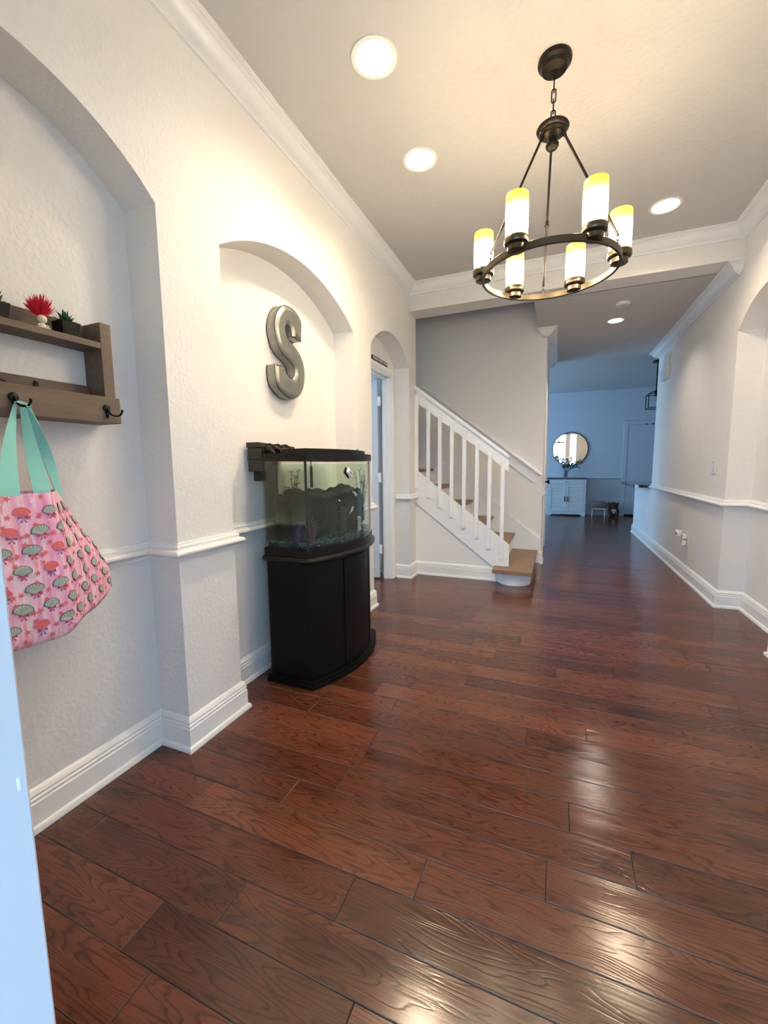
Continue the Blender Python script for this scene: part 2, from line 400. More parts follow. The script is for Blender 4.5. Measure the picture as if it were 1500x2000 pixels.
struct(holed_ceiling(-1.66, 1.5, -.02, YB2, ZC, .12, CANS), 'ceiling', 'ceil', 'textured ceiling over the entry room')
struct(holed_ceiling(-.235, 1.5, YB2-.01, HE, ZH, .12, [(.513, 5.05, .064)]), 'ceiling_hall', 'ceil', 'lower ceiling over the hallway')
struct(MB().box(-3.4, 3.7, HE-.02, BY+.1, ZB, ZB+.1).box(-3.4, 3.7, HE-.02, HE, ZH+.1, ZB+.05), 'ceiling_back_room', 'ceil', 'ceiling of the dim back room')
# stairwell
mb = MB().box(-4.1, HL, YSB, YSB+.12, -.02, 5.3)
struct(mb, 'wall_stair_back', 'wall2', 'tall plain wall behind the staircase')
struct(MB().box(HL-.12, HL, YSB+.12, HE, -.02, ZB+.05), 'wall_hall_left', 'wall', 'hallway wall with a door past the stairs')
struct(MB().box(-4.1, -1.66, 4.05, 4.153, -.02, 5.3).box(-1.661, -.1, 4.06, YB2, ZC+.01, 5.3), 'wall_stair_front', 'wall', 'wall enclosing the upper stairs')
struct(MB().box(-.235, -.1, YB2, YSB, ZH+.01, 5.3), 'wall_stairwell_side', 'wall', 'face above the hallway ceiling edge in the stairwell')
struct(MB().box(-4.2, -4.1, 4.05, 5.2, -.02, 5.3).box(-4.2, -.1, 4.05, 5.2, 5.3, 5.4), 'ceiling_stairwell', 'ceil', 'top and far end of the stairwell')
# spandrel under the stairs
sl = lambda x: .374 - (x+.408)*.7785
mb = MB().prism([(-1.353, 0), (-.52, 0), (-.43, .16), (-.41, .36), (-1.353, sl(-1.353)-.02)], 1, YS, YS+.02)
struct(mb, 'wall_stair_spandrel', 'wall2', 'triangular wall under the stair stringer')
# back room shell
mb = MB().box(-3.4, 3.7, BY, BY+.1, -.02, ZB+.02)
struct(mb, 'wall_back', plain('daylight_tinted_wall', (.54, .61, .68), .6, bump=(60, 3, .002, .4)), 'far wall behind the round mirror, coloured to imitate blue daylight')  # whitish wall with the blue of the daylight painted in
mb = MB().box(-3.4, -3.2, HE-.1, 7.2, 0, ZB+.02).box(-3.4, -3.2, 9.8, BY, 0, ZB+.02).box(-3.4, -3.2, 7.2, 9.8, 0, .35).box(-3.4, -3.2, 7.2, 9.8, 2.35, ZB+.02).box(-3.4, HL-.12, HE-.1, HE, 0, ZB+.02)
struct(mb, 'wall_back_room_left', 'wall', 'side wall of the back room with a large window')
mb = MB().box(3.5, 3.7, 6.6, BY, 0, ZB+.02).box(1.5, 3.7, 6.58, 6.68, 0, ZB+.02)
struct(mb, 'wall_kitchen', 'wall', 'kitchen walls beyond the counter')
# side room behind the door in the left wall
mb = MB().box(-3.4, -3.2, 2.5, 2.85, 0, 2.65).box(-3.4, -3.2, 3.75, 4.06, 0, 2.65).box(-3.4, -3.2, 2.85, 3.75, 0, .85).box(-3.4, -3.2, 2.85, 3.75, 2.15, 2.65)
mb.box(-3.4, -1.66, 2.45, 2.55, 0, 2.65).box(-3.4, -1.66, 2.45, 4.06, 2.6, 2.7)
struct(mb, 'wall_side_room', 'wall', 'walls of the room behind the left door')

# floor: sub-floor plus single planks
floor = struct(MB().box(-3.4, 3.7, -.02, BY+.1, -.10, -.0125), 'floor', 'sub', 'dark red-brown oak plank floor')
KNOWN = {}     # row start y -> joint x seen in the photograph
for y, x in ((.688, -.762), (.563, -.93), (.813, -.486), (1.188, .24), (1.063, .01), (.938, -.315), (1.813, .155)): KNOWN[round((y-.563)/.125)] = x
def plank(mb, x0, x1, y0, y1):
    g, c = .0005, .0018
    x0 += g; x1 -= g; y0 += g; y1 -= g
    mb.add([(x0,y0,-.012),(x1,y0,-.012),(x1,y1,-.012),(x0,y1,-.012),(x0,y0,-c),(x1,y0,-c),(x1,y1,-c),(x0,y1,-c),(x0+c,y0+c,0),(x1-c,y0+c,0),(x1-c,y1-c,0),(x0+c,y1-c,0)],
           [(0,1,5,4),(1,2,6,5),(2,3,7,6),(3,0,4,7),(4,5,9,8),(5,6,10,9),(6,7,11,10),(7,4,8,11),(8,9,10,11)])
rnd = random.Random(11); far = MB(); count = 0
for row in range(-4, 79):
    y0 = .563 + row*.125; y1 = y0+.125
    xa, xb = (-1.52, 1.385)
    if 2.6 < y0 < 3.95: xa = -3.2
    elif 4.0 < y0 < HE-.1: xa, xb = (-1.52 if y0 < 4.15 else -.6, 1.23)
    elif y0 >= HE-.12: xa, xb = -3.2, 3.5
    j = KNOWN.get(row, rnd.uniform(-.9, .9)); cuts = [j]
    while cuts[0] > xa: cuts.insert(0, cuts[0]-rnd.uniform(.55, 1.5))
    while cuts[-1] < xb: cuts.append(cuts[-1]+rnd.uniform(.55, 1.5))
    cuts = [xa] + [c for c in cuts if xa+.15 < c < xb-.15] + [xb]
    for a, b in zip(cuts, cuts[1:]):
        if y0 < 7.2 and b > -1.6 and a < 1.4 and count < 290:
            mb = MB(); plank(mb, a, b, y0, y1); po = mb.build('plank', 'floor', floor); count += 1
            po.data.materials.append(M['worn'])
            for pg_ in po.data.polygons:
                if .2 < pg_.normal.z < .95: pg_.material_index = 1
        else: plank(far, a, b, y0, y1)
far.build('far_planks', 'floor', floor, kind='stuff')

# mouldings
BASE = [(0,0),(.03,0),(.03,.010),(.026,.018),(.018,.022),(.018,.092),(.013,.097),(.017,.103),(.017,.107),(.012,.112),(.015,.119),(.010,.130),(.004,.136),(0,.138)]
RAIL = [(0,.787),(.007,.787),(.011,.800),(.028,.806),(.036,.815),(.036,.822),(.030,.829),(.014,.834),(.017,.842),(.016,.846),(.010,.850),(.009,.856),(0,.858)]
CROWN = [(0,2.747),(.013,2.747),(.014,2.755),(.022,2.760),(.034,2.764),(.050,2.775),(.062,2.790),(.070,2.804),(.080,2.809),(.081,2.815),(.092,2.818),(.093,2.823),(.101,2.825),(.101,2.831),(0,2.831)]
def crown_at(zt, k=1.0): return [(o*k, zt+(z-2.831)*k) for o, z in CROWN]
left1 = [(LW,YE),(LW,N1[0]),(NB,N1[0]),(NB,N1[1]),(LW,N1[1]),(LW,N2[0]),(NB,N2[0]),(NB,N2[1]),(LW,N2[1]),(LW,N3[0]),(NB,N3[0]),(NB,N3[0]+.01)]
struct(MB().sweep(left1, BASE).sweep([(NB,N3[1]-.012),(NB,N3[1]),(LW,N3[1]),(LW,YS),(-.50,YS)], BASE), 'baseboard_left', 'trim', smooth=30)
struct(MB().sweep(left1, RAIL).sweep([(NB,N3[1]-.012),(NB,N3[1]),(LW,N3[1]),(LW,YS-.03)], RAIL), 'trim_1', 'trim', 'white chair rail along the left wall', smooth=30)
right1 = [(RW,6.68),(RW,N4[1]),(RNB,N4[1]),(RNB,N4[0]),(RW,N4[0]),(RW,YE)]
struct(MB().sweep([(RW+.1,7.97),(RW,7.97)]+right1[1:], BASE), 'baseboard_right', 'trim', smooth=30)
struct(MB().sweep(right1, RAIL), 'trim_2', 'trim', 'white chair rail along the right wall', smooth=30)
struct(MB().sweep([(LW,YE),(LW,YB),(RW,YB),(RW,YE)], CROWN, closed=True), 'trim_3', 'trim', 'white crown moulding around the entry room ceiling', smooth=25)
struct(MB().sweep([(RW+.12,6.68),(RW,6.68),(RW,YB+.098),(RW+.10,YB+.098)], crown_at(ZH+.0015)), 'trim_4', 'trim', 'white crown moulding along the hallway right wall', smooth=25)
struct(MB().sweep([(HL-.008,YSB+.01),(HL-.008,YSB-.02),(HL,YSB-.02),(HL,HE),(HL-.12,HE)], crown_at(ZH+.0015)), 'trim_5', 'trim', 'white crown moulding on the stair wall corner', smooth=25)
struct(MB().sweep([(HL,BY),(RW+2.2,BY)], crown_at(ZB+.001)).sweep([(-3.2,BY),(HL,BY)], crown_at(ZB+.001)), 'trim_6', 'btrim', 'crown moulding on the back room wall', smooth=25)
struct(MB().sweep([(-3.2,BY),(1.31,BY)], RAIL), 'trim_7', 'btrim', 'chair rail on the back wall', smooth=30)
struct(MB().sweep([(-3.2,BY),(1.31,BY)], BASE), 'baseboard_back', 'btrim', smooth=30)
struct(MB().sweep([(-.155,YSB),(HL,YSB),(HL,5.32)], BASE), 'baseboard_stairs', 'trim', smooth=30)
struct(MB().sweep([(HL,YSB+.005),(HL,5.32)], RAIL), 'trim_8', 'trim', 'short chair rail beside the hallway door', smooth=30)
# entrance jamb and casing (front left foreground)
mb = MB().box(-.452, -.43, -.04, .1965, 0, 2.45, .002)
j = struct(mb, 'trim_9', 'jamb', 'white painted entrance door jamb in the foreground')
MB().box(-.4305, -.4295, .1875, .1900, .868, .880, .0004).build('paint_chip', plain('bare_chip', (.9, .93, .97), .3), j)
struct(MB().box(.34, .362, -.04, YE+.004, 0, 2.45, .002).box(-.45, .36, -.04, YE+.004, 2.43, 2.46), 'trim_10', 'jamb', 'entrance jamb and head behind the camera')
struct(MB().box(-2.2, 2.2, -2.3, -.05, 2.62, 2.75), 'added_sky_screen', 'ceil', 'added slab screening the entrance jamb from high sky')  # added out-of-view slab that cuts the sky light reaching the jamb
# ground outside
struct(MB().box(-40, 40, -60, -.05, -.3, -.12), 'ground_outside', plain('concrete_drive', (.5, .5, .48), .8), 'pale drive outside the entrance')

# ------------------------------------------------------------------ doors
def casing(mb, xf, ya, yb, z, wd=.068, th=.018, sx=1):
    """door casing on a wall face x=xf around an opening ya..yb"""
    prof = [(0, 0), (th*.7, 0), (th*.75, .012), (th, .02), (th, wd-.012), (th*.6, wd-.004), (th*.55, wd), (0, wd)]
    # jambs and head as mitred boxes with a stepped face
    for a, b in ((ya-wd, ya), (yb, yb+wd)):
        mb.box(xf, xf+sx*th*.75, a, b, 0, z, .003); mb.box(xf, xf+sx*th, a+.012, b-.012, 0, z, .003)
    mb.box(xf, xf+sx*th*.75, ya-wd, yb+wd, z, z+wd, .003); mb.box(xf, xf+sx*th, ya-wd+.012, yb+wd-.012, z+.012, z+wd-.012, .003)
    return mb
d1 = thing('trim_11', 'white door casing inside the narrow arched niche', 'door casing', (NB, DY1, 0)); del d1['category']; d1['kind'] = 'structure'
casing(MB(), NB, DY0+.008, DY1-.01, DZ, .056).build('casing', 'trim', d1)
JX = -1.602
MB().box(JX, NB+.004, DY1-.022, DY1+.01, 0, DZ, .002).box(JX, NB+.004, DY0-.01, DY0+.02, 0, DZ, .002).box(-1.66, NB+.004, DY0, DY1, DZ-.02, DZ+.01, .002).build('door_jamb', 'trim', d1)
MB().box(JX+.012, JX+.046, DY1-.034, DY1-.021, 0, DZ-.02, .002).box(JX+.012, JX+.046, DY0, DY1-.02, DZ-.033, DZ-.02, .002).build('door_stop', 'trim', d1)
dr = thing('door_1', 'white interior door standing open behind the narrow arch', 'door', (-1.64, DY1-.05, 0)); del dr['category']; dr['kind'] = 'structure'
yd = DY1-.040
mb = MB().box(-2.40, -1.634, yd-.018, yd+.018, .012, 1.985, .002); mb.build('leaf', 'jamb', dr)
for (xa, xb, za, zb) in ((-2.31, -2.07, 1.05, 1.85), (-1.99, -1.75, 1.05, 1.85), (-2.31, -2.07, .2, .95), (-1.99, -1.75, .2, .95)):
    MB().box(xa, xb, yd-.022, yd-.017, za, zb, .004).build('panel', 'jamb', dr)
for z in (.31, 1.03, 1.77):
    h = MB().box(-1.638, JX+.002, yd-.016, yd-.012, z-.045, z+.045, .001); h.lathe([(.006, -.046), (.006, .046)], (-1.618, yd-.016, z), 10); h.build('hinge', 'trim', dr, 40)
# hallway door and its knob
hd = thing('door_2', 'white hallway door with black knob past the stair wall', 'door', (HL, 5.4, 0)); del hd['category']; hd['kind'] = 'structure'
casing(MB(), HL, 5.40, 6.16, 2.01).build('casing', 'trim', hd)
MB().box(HL-.02, HL+.006, 5.402, 6.158, .01, 2.0, .002).build('leaf', 'trim', hd)
kn = MB().lathe([(.026, 0), (.026, .006), (.010, .010), (.009, .030), (.022, .038), (.027, .048), (.024, .058), (.010, .063)], (HL+.006, 5.47, .93), 16, (1, 0, 0)).build('knob', 'blackmt', hd, 40)
# far door on the back wall
fd = thing('door_3', 'pale door on the back wall right of the bench', 'door', (1.8, BY, 0)); del fd['category']; fd['kind'] = 'structure'
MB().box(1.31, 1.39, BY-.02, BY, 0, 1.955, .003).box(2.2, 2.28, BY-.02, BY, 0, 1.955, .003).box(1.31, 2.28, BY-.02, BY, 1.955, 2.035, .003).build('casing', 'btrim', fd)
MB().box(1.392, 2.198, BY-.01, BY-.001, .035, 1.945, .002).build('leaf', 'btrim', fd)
MB().box(1.392, 2.198, BY-.012, BY-.001, .001, .034).build('gap_shade_strip', 'black', fd)  # black strip stands in for the shade under the door leaf
for x in (1.72, 1.84): MB().box(x-.02, x+.02, BY-.03, BY-.01, 1.945, 1.965, .002).build('latch', 'blackmt', fd)
# front window beside the entrance
wn = thing('window_1', 'tall narrow sidelight beside the entrance', 'window', (.65, .1, .1)); del wn['category']; wn['kind'] = 'structure'
mb = MB()
for a, b, c, d in ((.5, .53, .1, 2.45), (.77, .8, .1, 2.45), (.53, .77, .1, .13), (.53, .77, 2.42, 2.45)): mb.box(a, b, .08, .12, c, d)
mb.build('window_frame', 'trim', wn)
M['pane'] = clearglass('window_glass', (.93, .97, .96))
MB().box(.53, .77, .098, .102, .13, 2.42).build('pane', 'pane', wn)

# ------------------------------------------------------------------ staircase
st = thing('staircase', 'white closed staircase with light oak treads rising left', 'staircase', (-.35, 4.6, 0))
RUN, RISE = .2475, .19
for k in range(11):
    xn = -.18 - RUN*k; z = .155 + RISE*k
    if k == 0:
        poly = [(-.528, 3.955), (-.535, 3.97), (-.535, 4.128), (-.41, 4.128), (-.41, 4.17), (-.46, 4.17), (-.46, 5.066), (-.18, 5.066), (-.18, 3.968), (-.192, 3.955)]
        t = MB().prism(poly, 2, z-.032, z).build('tread', 'tread', st)
        MB().prism([(-.53, 3.952), (-.182, 3.952), (-.176, 3.96), (-.176, 5.064), (-.186, 5.064), (-.186, 3.966), (-.53, 3.966)], 2, z-.034, z+.0015).build('nosing', 'tread', t)
        cx, cy, r = -.353, 4.16, .152
        arc = [(cx-r*math.cos(PI*i/24), cy-r*math.sin(PI*i/24)) for i in range(25)]
        poly = arc + [(-.2, 5.06), (-.30, 5.06), (-.30, 4.2), (-.5, 4.2)]
        MB().prism(poly, 2, 0.001, z-.032).build('bullnose_riser', 'trim2', st, 40)
    else:
        t = MB().box(xn-.275, xn, YS+.021, YSB-.015, z-.03, z, .006).build('tread', 'tread', st)
        MB().box(xn-.042, xn-.026, YS+.021, YSB-.016, z-RISE, z-.03).build('riser', 'trim2', st)
MB().prism([(-1.353, sl(-1.353)), (-.405, .374), (-.400, .37), (-.400, .157), (-.536, .157), (-.549, .140), (-1.353, .765)], 1, YS-.022, YS).build('stringer', 'trim2', st)
sk = lambda x: .263 - (x+.155)*.79
MB().prism([(-2.9, sk(-2.9)), (-.155, .263), (-.155, .002), (-.30, .002), (-2.9, 2.1)], 1, YSB-.015, YSB).build('wall_skirt', 'trim2', st)
MB().prism([(-2.9, sk(-2.9)+.022), (-.15, .285), (-.15, .255), (-2.9, sk(-2.9)-.008)], 1, YSB-.024, YSB).build('skirt_cap', 'trim2', st)
# balustrade
rl = thing('stair_railing', 'white railing of square balusters screwed to the stair side', 'railing', (-.9, YS, .9))
bx = [-1.3515, -1.227, -1.107, -.985, -.860, -.735, -.613, -.489]
for k, x in enumerate(bx):
    zt, zb = 1.849-.0963*k, .91-.0977*k
    b = MB().box(x, x+.036, YS-.047, YS-.0225, zb, zt, .0025).build('baluster', 'trim2', rl)
    for z in (zt-.03, zt-.058, zb+.02, zb+.115):
        MB().lathe([(.0045, 0), (.0045, .0015), (.003, .0028)], (x+.018, YS-.047, z), 10, (0, -1, 0)).build('screw', 'white', b, 30)
rt = lambda x: 1.199 - (x+.42)*.766
MB().prism([(-1.353, rt(-1.353)), (-.42, 1.199), (-.42, 1.080), (-1.353, rt(-1.353)-.119)], 1, YS-.022, YS).build('rail_board', 'trim2', rl)
MB().prism([(-1.353, rt(-1.353)+.040), (-.42, 1.239), (-.415, 1.230), (-.415, 1.203), (-1.353, rt(-1.353)+.004)], 1, YS-.052, YS+.02).build('cap_rail', 'trim2', rl)
MB().prism([(-1.353, rt(-1.353)+.006), (-.42, 1.205), (-.42, 1.190), (-1.353, rt(-1.353)-.009)], 1, YS-.03, YS+.004).build('cap_moulding', 'trim2', rl)
wr = thing('wall_handrail', 'white handrail board fixed along the stair back wall', 'handrail', (-.6, YSB, 1.1))
dv = Vector((-.79, .612)); nv = Vector((.612, .79))
e0 = Vector((-.235, .935)); e1 = e0 + nv*.108; f0 = e0 + dv*1.75; f1 = e1 + dv*1.75
MB().prism([tuple(e0), tuple(e1), tuple(f1), tuple(f0)], 1, YSB-.022, YSB).build('board', 'trim2', wr)
path = [(p.x, YSB-.042, p.y) for p in (e1 + nv*.010 - dv*.004, f1 + nv*.010)]
MB().tube(path, .019, 14).build('rail', 'trim2', wr, 40)
MB().prism([tuple(e1 - nv*.012), tuple(e1 + nv*.012), tuple(f1 + nv*.012), tuple(f1 - nv*.012)], 1, YSB-.045, YSB).build('rail_backing', 'trim2', wr)
for q in (.12, .9): 
    p = e0 + nv*.05 + dv*q
    MB().lathe([(.006, 0), (.004, .002)], (p.x, YSB-.022, p.y), 10, (0, -1, 0)).build('screw', 'steel', wr)

# ------------------------------------------------------------------ chandelier
CX, CY = -.062, 2.073
ch = thing('chandelier', 'six-light bronze ring chandelier with glowing amber glass shades', 'chandelier', (CX, CY, ZC))
MB().lathe([(.012, -.052), (.014, -.046), (.050, -.040), (.054, -.034), (.056, -.026), (.066, -.018), (.068, -.010), (.066, 0)], (CX, CY, ZC), 36).build('canopy', 'bronze', ch, 35)
MB().lathe([(.006, -.075), (.008, -.07), (.005, -.062), (.009, -.05)], (CX, CY, ZC), 12).build('canopy_loop', 'bronze', ch, 35)
z = ZC-.072; k = 0
while z > 2.585:
    L_, r_ = .026, .0085
    pts = []
    for i in range(16):
        t = 2*PI*i/16; a = r_*math.cos(t); b = (L_-r_)*(1 if math.sin(t) > 0 else -1)*(abs(math.sin(t)) > 1e-9) + r_*math.sin(t)
        pts.append((CX + (a if k % 2 else 0), CY + (0 if k % 2 else a), z - L_ + b))
    MB().tube(pts, .0028, 6, True).build('chain_link', 'bronze', ch, 60)
    z -= .0405; k += 1
MB().lathe([(.012, 2.482), (.020, 2.486), (.026, 2.494), (.027, 2.502), (.024, 2.506), (.019, 2.508), (.019, 2.528), (.030, 2.532), (.042, 2.537), (.044, 2.542), (.053, 2.546), (.055, 2.552), (.063, 2.557), (.066, 2.564), (.063, 2.570), (.030, 2.576), (.010, 2.580), (.006, 2.592)], (CX, CY, 0), 36).build('hub', 'bronze', ch, 35)
RR = .283; ZR0, ZR1 = 1.975, 2.003
MB().lathe([(RR-.010, ZR0+.002), (RR-.008, ZR0), (RR, ZR0), (RR+.002, ZR0+.002), (RR+.002, ZR1-.002), (RR, ZR1), (RR-.008, ZR1), (RR-.010, ZR1-.002), (RR-.010, ZR0+.002)], (CX, CY, 0), 96, cap=False).build('ring', 'brass', ch, 35)
for a in (96, 216, 336):
    t = math.radians(a); d = Vector((math.cos(t), math.sin(t), 0)); c0 = Vector((CX, CY, 0))
    top = c0 + d*.046 + Vector((0, 0, 2.530)); bot = c0 + d*(RR-.004) + Vector((0, 0, 2.035)); mid = top.lerp(bot, .52)
    rod = MB().tube([top, bot], .0052, 10).build('rod', 'bronze', ch, 40)
    ax = (bot-top).normalized()
    MB().lathe([(.005, -.016), (.009, -.010), (.0095, -.004), (.006, 0), (.0105, .004), (.0105, .010), (.005, .016)], mid, 14, ax).build('knuckle', 'bronze', rod, 40)
    MB().lathe([(.004, -.004), (.009, .004), (.009, .012), (.005, .03)], top - ax*.002, 12, ax).build('rod_collar', 'bronze', rod, 40)
    pts = [bot + Vector((0, 0, -.009)) + (d*math.cos(q)*.008 + Vector((0, 0, 1))*math.sin(q)*.008) for q in [2*PI*i/14 for i in range(14)]]
    MB().tube(pts, .0022, 6, True).build('loop', 'brass', rod, 60)
    MB().lathe([(.004, 0), (.003, .012), (.006, .018)], c0 + d*(RR-.004) + Vector((0, 0, ZR1-.002)), 10).build('stud', 'brass', rod, 40)
for k in range(6):
    t = math.radians(6+60*k); x, y = CX + .279*math.cos(t), CY + .279*math.sin(t)
    cup = MB().lathe([(.012, 1.982), (.030, 1.983), (.034, 1.986), (.034, 2.003), (.031, 2.006), (.040, 2.008), (.0455, 2.010), (.0470, 2.013), (.0470, 2.030), (.0450, 2.033), (.0430, 2.033), (.0425, 2.022), (.004, 2.021)], (x, y, 0), 36).build('candle_cup', 'brass', ch, 35)
    MB().lathe([(.0415, 2.024), (.0425, 2.033), (.0432, 2.10), (.0432, 2.165), (.0424, 2.188), (.0415, 2.192), (.0390, 2.192), (.0395, 2.033)], (x, y, 0), 36, cap=False).build('glass_shade', 'shade', cup, 40)
    MB().lathe([(.008, 2.022), (.014, 2.05), (.022, 2.08), (.023, 2.10), (.016, 2.118), (.003, 2.125)], (x, y, 0), 16).build('bulb', 'bulb', cup, 60)

# ------------------------------------------------------------------ ceiling fittings
def downlight(x, y, zc, label, mat, r=.078):
    d = thing('recessed_downlight', label, 'ceiling light', (x, y, zc), 'recessed ceiling lights')
    MB().lathe([(r+.018, .0005), (r+.017, -.004), (r+.006, -.006), (r-.001, -.003), (r-.003, .002)], (x, y, zc), 40, cap=False).build('trim_ring', 'baffle', d, 40)
    MB().lathe([(r-.003, .001), (r-.004, .03), (r-.010, .056)], (x, y, zc), 40, cap=False).build('can', 'baffle', d, 40)
    MB().lathe([(r-.010, .055), (.001, .055)], (x, y, zc), 40, cap=False).build('lens', mat, d)
downlight(-.754, 1.77, ZC, 'round glowing downlight nearest the camera above the left wall', 'lamp')
downlight(-.755, 2.40, ZC, 'round glowing downlight left of the chandelier canopy', 'lamp')
downlight(.608, 3.44, ZC, 'round glowing downlight right of the chandelier near the beam', 'lamp')
downlight(.513, 5.05, ZH, 'small round downlight in the lower hallway ceiling', 'lampw', .066)
sd = thing('smoke_detector', 'round white smoke detector on the hallway ceiling', 'smoke detector', (.516, 4.546, ZH))
MB().lathe([(.050, -.022), (.054, -.018), (.055, -.008), (.062, -.006), (.062, 0)], (.516, 4.546, ZH), 32).build('body', 'white', sd, 35)
MB().lathe([(.018, -.0245), (.020, -.021)], (.516, 4.546, ZH), 20).build('vent', plain('detector_grey', (.5, .5, .5), .5), sd)

# ------------------------------------------------------------------ wall letter
SO = [(2.229,1.897),(2.134,1.904),(2.133,1.923),(2.123,1.948),(2.101,1.96),(2.081,1.95),(2.073,1.931),(2.076,1.907),(2.088,1.887),(2.112,1.871),(2.162,1.849),(2.204,1.824),(2.236,1.79),(2.253,1.75),(2.256,1.704),(2.25,1.665),(2.235,1.626),(2.205,1.588),(2.162,1.559),(2.12,1.546),(2.07,1.548),(2.023,1.567),(1.988,1.592),(1.968,1.622),(1.962,1.663),(1.963,1.712),(2.048,1.713),(2.060,1.697),(2.076,1.677),(2.099,1.664),(2.127,1.663),(2.147,1.681),(2.152,1.704),(2.143,1.731),(2.116,1.752),(2.084,1.766),(2.042,1.784),(2.007,1.814),(1.986,1.858),(1.975,1.903),(1.98,1.94),(1.998,1.99),(2.026,2.025),(2.058,2.051),(2.102,2.061),(2.152,2.062),(2.191,2.051),(2.225,2.026),(2.239,2.008)]
def spline(pts, corners, n=4):
    out = []; m = len(pts)
    for i in range(m):
        p0, p1, p2, p3 = pts[i-1], pts[i], pts[(i+1) % m], pts[(i+2) % m]
        if i in corners: p0 = p1
        if (i+1) % m in corners: p3 = p2
        for k in range(n):
            t = k/n; t2, t3 = t*t, t*t*t
            out.append(tuple(.5*((2*b)+(-a+c)*t+(2*a-5*b+4*c-d)*t2+(-a+3*b-3*c+d)*t3) for a, b, c, d in zip(p0, p1, p2, p3)))
    return out
so = spline(SO, {0, 1, 25, 26, 48})
XS0, XS1 = NB+.004, NB+.060
ls = thing('wall_letter', 'galvanised metal letter S with dark edges hung in the niche', 'wall letter', (XS0, 2.11, 1.80))
def inset(poly, d):
    n = len(poly); a2 = sum(poly[i][0]*poly[(i+1) % n][1]-poly[(i+1) % n][0]*poly[i][1] for i in range(n)); sg = 1 if a2 > 0 else -1; out = []
    for i in range(n):
        a, b, c = Vector(poly[i-1]), Vector(poly[i]), Vector(poly[(i+1) % n]); e1 = (b-a).normalized(); e2 = (c-b).normalized()
        n1 = Vector((-e1.y, e1.x))*sg; n2 = Vector((-e2.y, e2.x))*sg; m = (n1+n2); m = m/max(.5, 1+n1.dot(n2))
        out.append(tuple(b+m*d))
    return out
rings = [(so, XS0), (so, XS1-.003), (inset(so, .002), XS1-.001), (inset(so, .012), XS1+.006), (inset(so, .024), XS1+.010)]
mb = MB(); n = len(so)
for i, (p, x) in enumerate(rings): mb.v += [(x, q[0], q[1]) for q in p]
for i in range(len(rings)-1):
    for k in range(n): mb.f.append((i*n+k, i*n+(k+1) % n, (i+1)*n+(k+1) % n, (i+1)*n+k))
# face strip fill
bm = bmesh.new(); vv = [bm.verts.new((XS1+.010, q[0], q[1])) for q in rings[-1][0]]
es = [bm.edges.new((vv[i], vv[(i+1) % n])) for i in range(n)]
bmesh.ops.triangle_fill(bm, edges=es, use_beauty=True); bm.verts.index_update()
mb.add([v.co for v in bm.verts], [tuple(v.index for v in f.verts) for f in bm.faces]); bm.free()
mb.build('letter_body', 'galv', ls, 60)
MB().tube([(XS1-.0015, q[0], q[1]) for q in so], .0017, 6, True).build('front_rim', 'rust', ls, 60)
MB().tube([(XS0+.001, q[0], q[1]) for q in so], .0022, 6, True).build('back_rim', 'rust', ls, 60)

# ------------------------------------------------------------------ little sign over the side door
sg = thing('wall_sign', 'small dark sign with white capitals above the side door', 'sign', (NB, 3.58, 2.066))
MB().box(NB, NB+.012, 3.405, 3.752, 2.0655, 2.104, .001).build('board', plain('dark_sign_wood', (.025, .016, .012), .6), sg)
def text(body, size, parent, mat, loc, rot, name='lettering', depth=.0006, sx=1):
    cu = D.curves.new(name, 'FONT'); cu.body = body; cu.size = size; cu.extrude = depth; cu.align_x = 'CENTER'; cu.align_y = 'CENTER'; cu.resolution_u = 2
    tmp = D.objects.new(name, cu); C.objects.link(tmp)
    dg = bpy.context.evaluated_depsgraph_get(); me = D.meshes.new_from_object(tmp.evaluated_get(dg)); D.objects.remove(tmp)
    me.materials.clear(); me.materials.append(M[mat] if isinstance(mat, str) else mat)
    o = D.objects.new(name, me); C.objects.link(o); o.parent = parent; o.location = Vector(loc)-rootloc(parent); o.rotation_euler = rot; o.scale = (sx, 1, 1)
    return o
text('DRAMA FREE ZONE', .0335, sg, 'white', (NB+.0125, 3.5785, 2.085), (PI/2, 0, PI/2), sx=1.12)

# ------------------------------------------------------------------ coat rack in the first niche
rk = thing('coat_rack', 'grey-brown wooden coat rack with shelf and black hooks', 'coat rack', (NB, .70, 1.303))
y0, y1 = .388, 1.012; ip0, ip1 = y0+.037, y1-.037
for a, b in ((y0, ip0), (ip1, y1)): MB().box(NB+.002, -1.42, a, b, 1.318, 1.633, .0012).build('side_panel', 'rack', rk)
MB().box(NB+.002, -1.42, ip0, ip1, 1.547, 1.567, .0012).build('shelf', 'rack', rk)
MB().box(NB+.002, NB+.016, ip0, ip1, 1.567, 1.631, .0012).build('back_rail', 'rack', rk)
MB().box(NB+.002, NB+.016, ip0, ip1, 1.318, 1.431, .0012).build('lower_back_rail', 'rack', rk)
MB().box(NB+.002, -1.42, y0, y1, 1.303, 1.318, .0012).build('bottom_board', 'rack', rk)
MB().box(-1.42, -1.401, y0, y1, 1.303, 1.388, .0012).build('hook_board', 'rack', rk)
